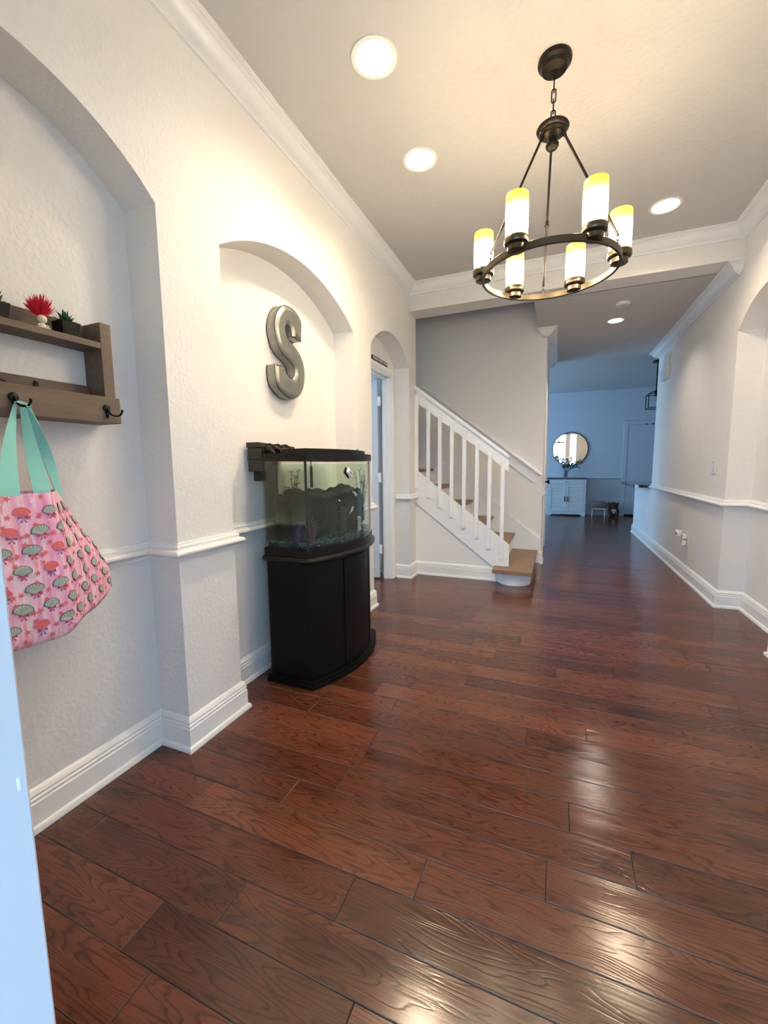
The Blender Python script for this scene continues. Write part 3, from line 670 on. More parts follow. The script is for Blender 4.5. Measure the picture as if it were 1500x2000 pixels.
for y in (.441, .702, .963):
    h = MB().lathe([(.0125, 0), (.013, .002), (.011, .005), (.007, .007)], (-1.401, y, 1.350), 20, (1, 0, 0)).build('hook', 'blackmt', rk, 40)
    pts = [(-1.397, y, 1.350), (-1.391, y, 1.345), (-1.387, y, 1.336), (-1.381, y+.002, 1.328), (-1.370, y+.004, 1.3235), (-1.357, y+.006, 1.3225), (-1.347, y+.008, 1.3255), (-1.341, y+.009, 1.332), (-1.339, y+.0095, 1.337)]
    MB().tube(pts, .0032, 8).build('hook_arm', 'blackmt', h, 60)
    MB().ball((-1.339, y+.0095, 1.339), .0042, 10, 6).build('hook_tip', 'blackmt', h, 60)
    MB().tube([(-1.398, y, 1.338), (-1.398, y, 1.318)], [.006, .004], 8).build('hook_stem', 'blackmt', h, 60)

# pots on the shelf
leaf = plain('succulent_green', (.018, .085, .035), .5, vary=(60, .4)); leaf2 = plain('succulent_olive', (.06, .12, .03), .5, vary=(60, .4))
potm = plain('glossy_black_ceramic', (.003, .003, .003), .15, spec=.35)
def succulent(y, label, lm, seed):
    r = random.Random(seed); x = -1.452; z = 1.567
    p = thing('potted_succulent', label, 'potted plant', (x, y, z), 'succulents on the rack')
    h = .0275; a, b = .022, .0275
    mb = MB(); V = [(x-a,y-a,z),(x+a,y-a,z),(x+a,y+a,z),(x-a,y+a,z),(x-b,y-b,z+.043),(x+b,y-b,z+.043),(x+b,y+b,z+.043),(x-b,y+b,z+.043),
                    (x-b+.003,y-b+.003,z+.043),(x+b-.003,y-b+.003,z+.043),(x+b-.003,y+b-.003,z+.043),(x-b+.003,y+b-.003,z+.043),(x-b+.003,y-b+.003,z+.036),(x+b-.003,y-b+.003,z+.036),(x+b-.003,y+b-.003,z+.036),(x-b+.003,y+b-.003,z+.036)]
    mb.add(V, [(3,2,1,0),(0,1,5,4),(1,2,6,5),(2,3,7,6),(3,0,4,7),(4,5,9,8),(5,6,10,9),(6,7,11,10),(7,4,8,11),(8,9,13,12),(9,10,14,13),(10,11,15,14),(11,8,12,15),(12,13,14,15)])
    mb.build('pot', potm, p)
    for k in range(26):
        t = k*2.399; el = lerp(.25, 1.45, k/25); L_ = lerp(.038, .046, k/25)*r.uniform(.85, 1.1)
        d = Vector((math.cos(t)*math.cos(el), math.sin(t)*math.cos(el), math.sin(el))); o = Vector((x, y, z+.037)); s_ = d.cross(Vector((0, 0, 1))).normalized()*.0066; u_ = d.cross(s_).normalized()*.0022
        m_ = o+d*L_*.45; e_ = o+d*L_
        MB().add([o-s_*.6, o+s_*.6, m_+s_, m_-s_, e_, m_+u_, o+u_], [(0,1,2,3),(3,2,4),(0,3,5,6),(1,6,5,2),(3,4,5),(2,5,4)]).build('leaf', lm, p)
succulent(.890, 'spiky green succulent in a square black pot at the shelf end', leaf, 1)
succulent(.704, 'succulent in a black pot at the left edge of the picture', leaf2, 2)
# toy figure with a tuft of red hair
fg = thing('toy_figurine', 'tiny cream toy figure with a tuft of bright red hair', 'toy', (-1.44, .815, 1.567))
cream = plain('cream_vinyl', (.78, .68, .52), .4)
x, y, z = -1.440, .815, 1.567
mb = MB().ball((x, y, z+.010), .0095, 12, 8, sc=(.9, 1, 1.1)); mb.tube([(x+.004, y-.006, z+.004), (x+.012, y-.013, z+.003)], .0038, 8); mb.tube([(x+.004, y+.006, z+.004), (x+.012, y+.015, z+.003)], .0038, 8)
mb.tube([(x, y-.007, z+.014), (x+.006, y-.014, z+.008)], .003, 8); mb.tube([(x, y+.007, z+.014), (x+.006, y+.015, z+.009)], .003, 8); mb.ball((x+.002, y, z+.029), .0125, 14, 10)
mb.build('figure', cream, fg, 60)
red = plain('red_fluff', (.62, .006, .03), .55, vary=(80, .3))
mb = MB(); r = random.Random(5)
for k in range(380):
    t = r.uniform(0, 2*PI); q = r.uniform(0, 1)**.6; d = Vector((math.cos(t)*q*.9-.15, math.sin(t)*q, 1.35-q*.75)).normalized(); o = Vector((x-.002, y, z+.036))+d*.004
    L_ = r.uniform(.030, .044)*(1.25 if d.z > .8 else 1); s_ = Vector((r.uniform(-1, 1), r.uniform(-1, 1), r.uniform(-1, 1)))*.006
    mb.tube([o, o+d*L_*.5+s_*.3, o+d*L_+s_+Vector((0, 0, .006))], [.0016, .0013, .0003], 4)
h = mb.build('hair', red, fg, 60, 'stuff')
# glasses and a black fob lying in the tray
gl = thing('sunglasses', 'dark-framed glasses lying in the rack tray at the left edge', 'glasses', (-1.455, .68, 1.388))
MB().tube([(-1.46, .62, 1.386), (-1.452, .665, 1.401), (-1.448, .69, 1.404), (-1.444, .708, 1.398), (-1.441, .715, 1.384)], .0028, 8).build('temple', 'blackpl', gl, 60)
MB().lathe([(.001, 0), (.020, .001), (.022, .003), (.020, .004), (.001, .006)], (-1.446, .672, 1.385), 20, (1, .2, .3)).build('lens', 'white', gl, 40)
kf = thing('key_fob', 'small black fob poking out of the rack tray', 'key fob', (-1.47, .80, 1.385))
MB().box(-1.476, -1.466, .792, .806, 1.370, 1.412, .003).build('body', 'blackpl', kf)
MB().lathe([(.006, 0), (.007, .004), (.005, .008)], (-1.471, .799, 1.408), 12).build('button', 'blackpl', kf, 40)

# ------------------------------------------------------------------ tote bag
bag = thing('tote_bag', 'pink tote bag printed with shells and bows on turquoise straps', 'bag', (-1.36, .68, .70))
ZT, ZBm = 1.088, .695
def corner(tab, t):
    k = min(int(t*(len(tab)-1)), len(tab)-2); q = t*(len(tab)-1)-k
    return Vector([lerp(a, b, q) for a, b in zip(tab[k], tab[k+1])])
FLt = [(-1.262, .50), (-1.245, .49), (-1.235, .48), (-1.235, .475), (-1.24, .475)]
FRt = [(-1.250, .692), (-1.237, .694), (-1.228, .694), (-1.225, .694), (-1.230, .695)]
BRt = [(-1.405, .790), (-1.425, .852), (-1.445, .922), (-1.455, .972), (-1.455, .978)]
BLt = [(-1.405, .49), (-1.435, .45), (-1.455, .42), (-1.46, .39), (-1.46, .39)]
NF, NG, NK, NL, NV = 16, 18, 14, 12, 22
grid = []; Stab = []
for j in range(NV+1):
    t = j/NV; z = lerp(ZT, ZBm, t)
    a, b, c, d = [corner(T_, t) for T_ in (FLt, FRt, BRt, BLt)]
    loop = [a.lerp(b, i/NF) for i in range(NF)] + [b.lerp(c, i/NG) for i in range(NG)] + [c.lerp(d, i/NK) for i in range(NK)] + [d.lerp(a, i/NL) for i in range(NL)]
    for _ in range(2):
        m = len(loop); loop = [(loop[i-1]+loop[i]*2+loop[(i+1) % m])/4 for i in range(m)]
    row = []
    for i, p in enumerate(loop):
        wob = .004*math.sin(i*1.1+3*t)*t*(1-t)*3 + .003*math.sin(i*.55+5*t)*t
        cen = Vector((-1.35, .67)); o = (p-cen).normalized()
        zz = z
        if j == NV: p = cen + (p-cen)*.94; zz = ZBm
        zz += .003*math.sin(i*.4)*(t**4) + .10*max(0, p.y-.70)*(t**3)
        row.append(Vector((p.x+o.x*wob, p.y+o.y*wob, zz)))
    grid.append(row)
m = len(grid[0]); V = [p for r in grid for p in r]; F = []
for j in range(NV):
    for i in range(m): F.append((j*m+i, j*m+(i+1) % m, (j+1)*m+(i+1) % m, (j+1)*m+i))
V.append(Vector((-1.35, .68, ZBm-.014))); F += [(NV*m+i, NV*m+(i+1) % m, len(V)-1) for i in range(m)]
def bagmat():
    mt, t, b = newmat('pink_print_cotton'); Lk = t.links.new
    tc = N(t, 'ShaderNodeTexCoord'); mp = N(t, 'ShaderNodeMapping'); mp.inputs['Scale'].default_value = (46, 46, 3.2); Lk(tc.outputs['Object'], mp.inputs[0])
    n = N(t, 'ShaderNodeTexNoise'); n.inputs['Scale'].default_value = 1; n.inputs['Detail'].default_value = 3; Lk(mp.outputs[0], n.inputs['Vector'])
    rp = N(t, 'ShaderNodeValToRGB'); e = rp.color_ramp.elements
    e[0].position = .25; e[0].color = (.78, .30, .54, 1); e[1].position = .78; e[1].color = (.88, .30, .30, 1)
    for p, c in ((.40, (.86, .38, .60)), (.50, (.92, .54, .70)), (.57, (.94, .72, .82)), (.62, (.90, .38, .46))): x = e.new(p); x.color = (*c, 1)
    Lk(n.outputs['Fac'], rp.inputs[0]); Lk(rp.outputs[0], b.inputs['Base Color']); b.inputs['Roughness'].default_value = .85; b.inputs['Specular IOR Level'].default_value = .15
    return mt
mb = MB(); mb.add(V, F); bo = mb.build('bag_body', bagmat(), bag, 70)
def surf(u, v, off=0):
    """u columns from the crease (negative = front panel), metres; v metres below the rim"""
    j = max(0, min(NV-1e-4, v/(ZT-ZBm)*NV)); j0 = int(j); q = j-j0
    def at(jj):
        row = grid[jj]; i = NF; s = u; step = 1 if u >= 0 else -1
        while True:
            k = i+step; Ls = (row[k % m]-row[i % m]).length
            if abs(s) <= Ls or abs(k-NF) > 40: return row[i % m].lerp(row[k % m], min(1, abs(s)/Ls)), row[k % m]-row[i % m]
            s -= step*Ls; i = k
    p, d1 = at(j0); p2, d2 = at(j0+1)
    P = p.lerp(p2, q); T1 = d1*(1 if u >= 0 else -1); T2 = p2-p
    nrm = T2.cross(T1).normalized()
    if nrm.x < 0: nrm = -nrm
    return P + nrm*(.0014+off)
def decal(mb, poly, u0, v0, s=1, rot=0, lift=0):
    c, sn = math.cos(rot), math.sin(rot); o = len(mb.v)
    for a, b in poly:
        p = surf(u0+(a*c-b*sn)*s, v0-(a*sn+b*c)*s, lift*2); mb.v.append(tuple(p))
    mb.f.append(tuple(range(o, o+len(poly))))
shells, ribs, outl, bowr, bowp, stars, whites = MB(), MB(), MB(), MB(), MB(), MB(), MB()
def fan(r, n=13, wob=.0):
    return [(.16*r, -.80*r), (-.16*r, -.80*r), (-.55*r, -.55*r)] + [(r*math.sin(a)*1.15, -.15*r+r*.85*math.cos(a)) for a in [lerp(-1.75, 1.75, k/(n-1)) for k in range(n)]] + [(.55*r, -.55*r)]
bow = [[(0, 0), (.42, .24), (.5, -.1)], [(0, 0), (-.42, .24), (-.5, -.1)], [(0, 0), (.34, -.5), (.16, -.5)], [(0, 0), (-.34, -.5), (-.16, -.5)]]
star = []
for k in range(10): star.append(((1 if k % 2 == 0 else .4)*math.sin(k*PI/5), (1 if k % 2 == 0 else .4)*math.cos(k*PI/5)))
rn = random.Random(3); row = 0; v = .045
while v < .375:
    u = -.20 + (row % 2)*.033 + rn.uniform(-.006, .006); kidx = row
    while u < .36:
        sc = .0175*rn.uniform(.9, 1.1); rot = rn.uniform(-.15, .15) + (-.25 if u > .02 else 0)
        if kidx % 3 != 2 or u > 0:
            decal(outl, fan(1.09), u, v, sc, rot, .0001); decal(shells, fan(1.0), u, v, sc, rot, .0004)
            for k in range(7):
                a = lerp(-1.35, 1.35, k/6); q = .055
                decal(ribs, [(0, -.7), (.95*math.sin(a-q)*1.1, -.15+.78*math.cos(a-q)), (.95*math.sin(a+q)*1.1, -.15+.78*math.cos(a+q))], u, v, sc, rot, .0008)
            for pl in bow: decal(bowr, pl, u, v+sc*.85, sc*1.25, rot, .0010)
        else:
            decal(stars, fan(.95), u, v, sc*.95, rot, .0004)
            for pl in bow: decal(bowp, pl, u, v+sc*.85, sc*1.25, rot, .0010)
        for pl in bow: decal(whites, pl, u+.030, v-.022, sc*.85, rot, .0003)
        for du, dv_ in ((.033, .012), (-.02, -.034), (.022, .036)): decal(stars, star, u+du+rn.uniform(-.005, .005), v+dv_, sc*.5, rn.uniform(0, 1), .0003)
        u += .064 if u < 0 else .086; kidx += 1
    v += .049; row += 1
pm = lambda n_, c: plain(n_, c, .85, spec=.1)
outl.build('shell_outlines', pm('print_charcoal', (.10, .10, .10)), bo); shells.build('shell_print', pm('print_greygreen', (.36, .42, .37)), bo); ribs.build('shell_ribs', pm('print_pale', (.68, .70, .66)), bo)
bowr.build('bow_print', pm('print_crimson', (.50, .06, .14)), bo); bowp.build('purple_bow_print', pm('print_purple', (.20, .11, .34)), bo); stars.build('star_print', pm('print_coral', (.72, .17, .19)), bo); whites.build('ribbon_print', pm('print_white', (.90, .72, .78)), bo)
for o_ in list(bo.children): o_['kind'] = 'stuff'
# straps
tealm = plain('turquoise_webbing', (.30, .68, .62), .8, spec=.15, bump=(220, 2, .0006, .4))
def ribbon(mb, pts, w, side):
    P = [Vector(p) for p in pts]; n = len(P); vs = []; th = .0009
    for i in range(n):
        sd_ = Vector(side[i] if isinstance(side, list) else side).normalized(); ww = w[i]/2
        T_ = (P[min(i+1, n-1)]-P[max(i-1, 0)]).normalized(); nn = T_.cross(sd_).normalized()*th
        vs += [P[i]-sd_*ww+nn, P[i]+sd_*ww+nn, P[i]+sd_*ww-nn, P[i]-sd_*ww-nn]
    fs = []
    for i in range(n-1):
        for k in range(4): fs.append((i*4+k, i*4+(k+1) % 4, (i+1)*4+(k+1) % 4, (i+1)*4+k))
    fs += [(3, 2, 1, 0), ((n-1)*4, (n-1)*4+1, (n-1)*4+2, (n-1)*4+3)]
    return mb.add(vs, fs)
hk = Vector((-1.366, .708, 1.3265))
def strap(name, foot, side, w, top, w2, side2, out):
    f = Vector(foot); tp = Vector(top); pts = []; ws = []; sds = []
    for i in range(13):
        q = i/12; p = f.lerp(tp, q) + Vector(out)*math.sin(PI*q)
        pts.append(p); ws.append(lerp(w, w2, q**1.3)); sds.append(Vector(side).lerp(Vector(side2), q))
    pts.insert(0, pts[0]-Vector((0, 0, .03))); ws.insert(0, w); sds.insert(0, Vector(side))
    ribbon(MB(), pts, ws, sds).build(name, tealm, bag, 60)
strap('strap', (-1.256, .600, 1.088), (.06, 1, 0), .043, (-1.390, .7000, 1.331), .007, (.3, 1, 0), (.006, -.010, 0))
strap('strap', (-1.262, .676, 1.086), (.06, 1, 0), .040, (-1.366, .7045, 1.3200), .016, (.9, .3, 0), (.004, -.004, 0))
strap('strap', (-1.395, .788, 1.088), (-.55, .8, 0), .036, (-1.352, .7100, 1.3185), .014, (.9, .3, 0), (0, .004, 0))
strap('strap', (-1.40, .668, 1.088), (-.1, 1, 0), .040, (-1.392, .6990, 1.329), .006, (.3, 1, 0), (-.004, -.004, 0))
ribbon(MB(), [(-1.391, .700, 1.330), (-1.386, .703, 1.3375), (-1.376, .705, 1.3345), (-1.364, .707, 1.3300), (-1.352, .710, 1.3285), (-1.348, .711, 1.321)], [.007, .012, .014, .014, .012, .010], (.25, .95, .2)).build('strap_fold', tealm, bag, 60)

# ------------------------------------------------------------------ aquarium on its stand
AL, AR, AB, AC, SAG = 1.745, 2.505, -1.400, -1.135, .110
def plan(o=0, n=22, back=0, l=0, r=0):
    a, b = AL-o+l, AR+o-r; ym = (AL+AR)/2; hw = (AR-AL)/2+o
    return [(AB-back, a)] + [(AC+o+SAG*(1-((y-ym)/hw)**2), y) for y in [lerp(a, b, i/n) for i in range(n+1)]] + [(AB-back, b)]
stand = thing('aquarium_stand', 'black bow-front cabinet stand under the fish tank', 'cabinet', (-1.25, 2.13, 0))
MB().prism(plan(.018, back=.005), 2, 0, .026).prism(plan(.010, back=.003), 2, .026, .034).build('plinth', 'black', stand, 40)
MB().prism(plan(-.014), 2, .034, .655).build('carcass', 'black', stand, 30)
fr_ = plan(-.0135, 24)[1:-1]
def front_panel(i0, i1, z0, z1, off):
    a = fr_[i0:i1+1]; poly = [(x-.004, y) for x, y in a] + [(x+off, y) for x, y in reversed(a)]
    return MB().prism(poly, 2, z0, z1)
front_panel(0, 6, .045, .645, .004).build('door', 'black', stand, 30)
d_ = front_panel(7, 17, .045, .645, .0045); d_.build('door', 'black', stand, 30)
front_panel(18, 24, .045, .645, .004).build('door', 'black', stand, 30)
prof = [(-.006, .655), (.006, .660), (.016, .668), (.019, .676), (.017, .684), (.008, .690), (-.006, .692)]
mb = MB(); base = [plan(o, back=o*.3) for o, z in prof]; n_ = len(base[0])
for (o, z), pl in zip(prof, base): mb.v += [(p[0], p[1], z) for p in pl]
for i in range(len(prof)-1):
    for k in range(n_): mb.f.append((i*n_+k, i*n_+(k+1) % n_, (i+1)*n_+(k+1) % n_, (i+1)*n_+k))
mb.f += [tuple(range(n_-1, -1, -1)), tuple(range((len(prof)-1)*n_, len(prof)*n_))]
mb.build('top_moulding', plain('satin_black_edge', (.005, .005, .006), .35), stand, 40)

M['tank'] = clearglass('tank_glass', (.95, .975, .965)); M['water'] = clearglass('tank_water', (.87, .95, .91))
tank = thing('aquarium', 'bow-front glass fish tank with black rims on the stand', 'aquarium', (-1.25, 2.13, .692))
def shell_ring(o_out, o_in, z0, z1):
    a, b = plan(o_out), plan(o_in, back=-.012); n = len(a); mb = MB()
    mb.v = [(p[0], p[1], z) for z in (z0, z1) for pl in (a, b) for p in pl]
    for k in range(n):
        j = (k+1) % n
        mb.f += [(k, j, 2*n+j, 2*n+k), (n+j, n+k, 3*n+k, 3*n+j), (j, k, n+k, n+j), (2*n+k, 2*n+j, 3*n+j, 3*n+k)]
    return mb
MB().prism(plan(.003), 2, .692, .700).build('bottom_panel', 'blackpl', tank)
shell_ring(.004, -.010, .692, .732).build('bottom_rim', 'blackpl', tank, 40)
shell_ring(.004, -.012, 1.178, 1.216).build('top_rim', 'blackpl', tank, 40)
fa = plan(0, 22)[1:-1]
MB().prism([(x, y) for x, y in fa] + [(x-.006, y) for x, y in reversed(fa)], 2, .732, 1.178).build('front_pane', 'tank', tank, 40)
MB().box(AB, AC-.001, AL, AL+.006, .732, 1.178).build('side_pane', 'tank', tank)
MB().box(AB, AC-.001, AR-.006, AR, .732, 1.178).build('side_pane', 'tank', tank)
MB().box(AB, AB+.006, AL+.006, AR-.006, .732, 1.178).build('back_pane', 'tank', tank)
for y in (AL+.0005, AR-.0095):
    MB().box(AC-.010, AC+.001 if y < 2 else AC+.0005, y, y+.009, .732, 1.178, .001).build('corner_seal', 'blackpl', tank)
MB().prism(plan(-.008, back=-.008), 2, .760, 1.160).build('water', 'water', tank, 40)
hood = thing('tank_hood', 'flat black light hood resting on the tank rim', 'tank lid', (-1.2, 2.15, 1.216))
hp = [(AC-.035+SAG*.95*(1-((y-2.125)/.38)**2), y) for y in [lerp(1.775, 2.46, i/16) for i in range(17)]]
MB().prism([(-1.31, 1.80)] + hp + [(-1.31, 2.47)], 2, 1.217, 1.239).build('lid', 'blackpl', hood, 40)
MB().box(-1.395, -1.318, 1.95, 2.47, 1.217, 1.223, .001).build('rear_flap', 'pane', hood)
MB().box(-1.325, -1.30, 1.80, 2.47, 1.219, 1.232, .002).build('hinge_strip', 'blackpl', hood)
cp = thing('feeder_cap', 'tiny teal cap standing on the tank hood', 'cap', (-1.15, 2.36, 1.239))
MB().lathe([(.008, 0), (.009, .010), (.006, .016)], (-1.15, 2.36, 1.239), 14).build('cap', plain('teal_plastic', (.05, .35, .33), .4), cp, 40)
MB().lathe([(.004, .016), (.003, .022)], (-1.15, 2.36, 1.239), 10).build('nub', 'white', cp)
# hang-on filter
smoke = plain('smoky_brown_plastic', (.016, .010, .008), .3)
fl = thing('tank_filter', 'smoky brown filter box hung on the back of the tank', 'aquarium filter', (-1.45, 1.9, 1.12))
MB().box(-1.495, -1.408, 1.755, 2.055, 1.186, 1.250, .004).box(-1.495, -1.408, 1.755, 1.785, 1.125, 1.19, .004).build('reservoir', smoke, fl)
V_ = [(-1.497, 1.752, 1.250), (-1.405, 1.752, 1.250), (-1.405, 2.06, 1.245), (-1.497, 2.06, 1.245), (-1.497, 1.752, 1.276), (-1.42, 1.752, 1.276), (-1.412, 2.06, 1.262), (-1.497, 2.06, 1.262)]
MB().add(V_, [(3,2,1,0),(4,5,6,7),(0,1,5,4),(1,2,6,5),(2,3,7,6),(3,0,4,7)]).build('lid', smoke, fl)
MB().box(-1.470, -1.425, 1.765, 1.815, 1.075, 1.126, .003).build('motor', 'blackpl', fl)
MB().box(-1.406, -1.345, 1.85, 2.03, 1.219, 1.246, .003).build('spout', smoke, fl)
mb = MB().tube([(-1.43, 1.80, 1.23), (-1.38, 1.80, 1.235), (-1.362, 1.80, 1.22), (-1.358, 1.80, 1.17), (-1.358, 1.80, .92)], .013, 12); mb.build('intake_tube', 'blackpl', fl, 60)
mb = MB()
for k in range(7): mb.lathe([(.012, 0), (.016, .003), (.016, .007), (.012, .010)], (-1.358, 1.80, .80+k*.016), 12)
mb.build('strainer', 'blackpl', fl, 40)
for k, (a, b) in enumerate(((1.79, 1.24), (1.86, 1.235), (1.93, 1.232))):
    MB().tube([(-1.44, a, 1.262), (-1.39, a+.02, 1.268), (-1.35, a+.05, 1.235), (-1.33, a+.10, 1.226)], .0045, 8).build('hose', 'blackpl', fl, 60)
# tank contents
def rock(name, label, c, r, sc, mat, seed, grp=None):
    random.seed(seed); t = thing(name, label, 'rock' if 'rock' in name else 'ornament', (c[0], c[1], .754), grp)
    mb = MB().ball((0, 0, 0), 1, 40, 26); out = []
    for v in mb.v:
        q = Vector([math.copysign(abs(a)**.62, a) for a in v]); k = 1 + .22*noise.fractal(Vector(v)*1.6+Vector((seed*7, 0, 0)), .8, 2.1, 4)
        p = Vector((c[0]+q.x*r*sc[0]*k, c[1]+q.y*r*sc[1]*(1+(k-1)*.5), c[2]+q.z*r*sc[2]*k))
        out.append((max(-1.385, min(p.x, AC+.05)), max(AL+.012, p.y), max(.754, p.z)))
    mb.v = out; mb.build('stone', mat, t, 35); return t
darkrock = plain('dark_slate_rock', (.011, .011, .009), .85, vary=(18, .5), bump=(30, 4, .01, .8))
rock('tank_rock', 'tall dark rock mound at the left end of the tank', (-1.305, 1.885, .86), .10, (.7, 1.12, 1.55), darkrock, 1, 'rocks in the tank')
rock('tank_rock', 'broad dark rock mound in the middle of the tank', (-1.285, 2.11, .85), .11, (.75, 1.02, 1.55), darkrock, 2, 'rocks in the tank')
rock('tank_rock', 'flat-topped dark rock at the right end of the tank', (-1.25, 2.355, .86), .125, (.85, 1.0, 1.22), darkrock, 3, 'rocks in the tank')
purple = plain('purple_resin', (.010, .005, .05), .5); pink = plain('pink_coral_resin', (.09, .010, .035), .6); tan = plain('bone_resin', (.50, .38, .26), .6)
oc = thing('tank_ornament', 'dark purple resin arch ornament low in the tank', 'ornament', (-1.20, 1.81, .76))
pts = [(-1.22, 1.775+.075*(1-math.cos(PI*i/12))/1.0*.5, .755+.085*math.sin(PI*i/12)) for i in range(13)]
MB().tube(pts, .024, 10).build('arch', purple, oc, 60); MB().ball((-1.23, 1.81, .775), .03, 10, 8, .1).build('mound', purple, oc, 60)
co = thing('tank_coral', 'pink branching coral beside the front corner of the tank', 'ornament', (-1.165, 1.83, .76))
rn = random.Random(9); mb = MB()
for k in range(14):
    a = rn.uniform(0, 2*PI); mb.tube([(-1.165, 1.83, .758), (-1.165+.018*math.cos(a), 1.83+.022*math.sin(a), .80), (-1.165+.030*math.cos(a+.4), 1.83+.034*math.sin(a+.4), .80+rn.uniform(.03, .075))], [.009, .006, .003], 6)
mb.build('branches', pink, co, 60); MB().ball((-1.165, 1.83, .758), .022, 10, 6, .1).build('base', pink, co, 60)
pf = thing('tank_figure', 'small bone-coloured figure ornament near the tank front', 'ornament', (-1.10, 2.26, .76))
MB().lathe([(.014, .758), (.010, .768), (.008, .79), (.012, .81), (.006, .822)], (-1.10, 2.26, 0), 12).build('body', tan, pf, 50)
MB().ball((-1.10, 2.26, .833), .014, 12, 8, .05).build('head', tan, pf, 60)
def waterplant(label, c, h, nst, spread, mat, seed, lw=.006):
    r = random.Random(seed); t = thing('aquarium_plant', label, 'aquarium plant', c, 'plants in the tank'); mb = MB(); st_ = MB()
    for k in range(nst):
        a = r.uniform(0, 2*PI); q = r.uniform(.2, 1)*spread; hh = h*r.uniform(.7, 1); top = Vector((c[0]+q*.7*math.cos(a), c[1]+q*math.sin(a), c[2]+hh)); b0 = Vector(c)+Vector((q*.25*math.cos(a), q*.25*math.sin(a), 0))
        P_ = [b0.lerp(top, i/8)+Vector((math.sin(i+k)*.004, math.cos(i*1.3+k)*.005, 0)) for i in range(9)]
        st_.tube(P_, .0016, 5)
        for i in range(2, 9):
            for s_ in (-1, 1):
                d = Vector((r.uniform(-1, 1), s_*r.uniform(.5, 1), r.uniform(.1, .8))).normalized(); e = P_[i]+d*r.uniform(.012, .024); sd = d.cross(Vector((1, 0, .3))).normalized()*lw*.5; md = P_[i].lerp(e, .5)
                mb.add([P_[i], md+sd, e, md-sd], [(0, 1, 2, 3)])
    st_.build('stems', mat, t, 60); mb.build('leaves', mat, t, kind='stuff')
pg = plain('dark_plant_green', (.022, .035, .016), .6, vary=(40, .5)); pg2 = plain('black_green_plant', (.010, .012, .010), .6)
waterplant('bushy dark plant in the middle foreground of the tank', (-1.125, 2.10, .758), .17, 16, .07, pg, 1)
waterplant('tall dark plant rising at the right end of the tank', (-1.15, 2.41, .80), .33, 10, .06, pg2, 2)
waterplant('spiky dark plant above the left rock in the tank', (-1.31, 1.845, .93), .12, 9, .05, pg2, 3, .009)
waterplant('slim green plant beside the purple ornament in the tank', (-1.19, 1.885, .758), .10, 7, .03, plain('plant_green', (.03, .09, .03), .6), 4)
waterplant('thin dark plant near the tank back pane', (-1.365, 1.985, .78), .36, 5, .03, pg2, 5)
fm = plain('pale_fish_scales', (.75, .70, .60), .4)
def fish(label, c, ang, s=1, grp='pale fish in the tank'):
    f = thing('fish', label, 'fish', c, grp); ca, sa = math.cos(ang), math.sin(ang); c = Vector(c)
    R = lambda a, b, z: (c.x-sa*b*0+a*.0+b*1.0, c.y+a*ca-z*sa*0, c.z+z+a*sa)
    sec = [(-.022, .001), (-.014, .005), (-.004, .009), (.008, .010), (.016, .007), (.022, .002)]; mb = MB(); k = 10
    for a, r in sec:
        for i in range(k): t = 2*PI*i/k; mb.v.append(R(a*s, r*.5*math.cos(t)*s, r*math.sin(t)*s))
    for i in range(len(sec)-1):
        for j in range(k): mb.f.append((i*k+j, i*k+(j+1) % k, (i+1)*k+(j+1) % k, (i+1)*k+j))
    mb.f += [tuple(range(k-1, -1, -1)), tuple(range((len(sec)-1)*k, len(sec)*k))]
    mb.build('body', fm, f, 60)
    MB().add([R(-.020*s, 0, 0), R(-.036*s, 0, .010*s), R(-.032*s, 0, 0), R(-.036*s, 0, -.010*s)], [(0, 1, 2, 3)]).build('tail', fm, f)
    MB().add([R(.006*s, 0, .009*s), R(-.008*s, 0, .015*s), R(-.010*s, 0, .007*s)], [(0, 1, 2)]).build('dorsal_fin', fm, f)
fish('pale fish swimming below the magnet cleaner', (-1.09, 2.195, .985), -.5, 1.1)
fish('pale fish with bent tail in the centre of the tank', (-1.08, 2.13, .90), .6, 1.1)
fish('small pale fish near the gravel at the right of the tank', (-1.10, 2.36, .80), .1, .6)
fish('tiny pale fish in front of the middle rock', (-1.10, 2.02, .96), -.3, .45)
mg = thing('magnet_cleaner', 'white algae magnet stuck inside the bowed tank front', 'tank cleaner', (-1.046, 2.0, 1.11))
bx_ = MB().box(-.030, .030, -.017, .017, -.008, .008, .006)
def place(mb, M4): mb.v = [tuple(M4 @ Vector(v)) for v in mb.v]; return mb
R_ = Matrix.Translation((-1.024, 2.0, 1.112)) @ Matrix(((0, 0, 1, 0), (.82, .57, 0, 0), (-.57, .82, 0, 0), (0, 0, 0, 1)))
place(bx_, R_).build('grip', 'white', mg, 30)
place(MB().box(-.032, .032, -.019, .019, -.020, -.0145, .002), R_).build('pad', 'blackpl', mg)
place(MB().box(-.018, .018, -.003, .003, .008, .0095, .0005), R_).build('label_strip', 'blackpl', mg)
ht = thing('tank_heater', 'black heater tube on the tank back pane', 'tank heater', (-1.385, 2.19, 1.06))
MB().tube([(-1.384, 2.19, 1.02), (-1.384, 2.19, 1.15)], .009, 12).build('tube', 'blackpl', ht, 50); MB().tube([(-1.384, 2.19, 1.15), (-1.386, 2.19, 1.20), (-1.388, 2.19, 1.222)], .003, 6).build('cable', 'blackpl', ht, 60)
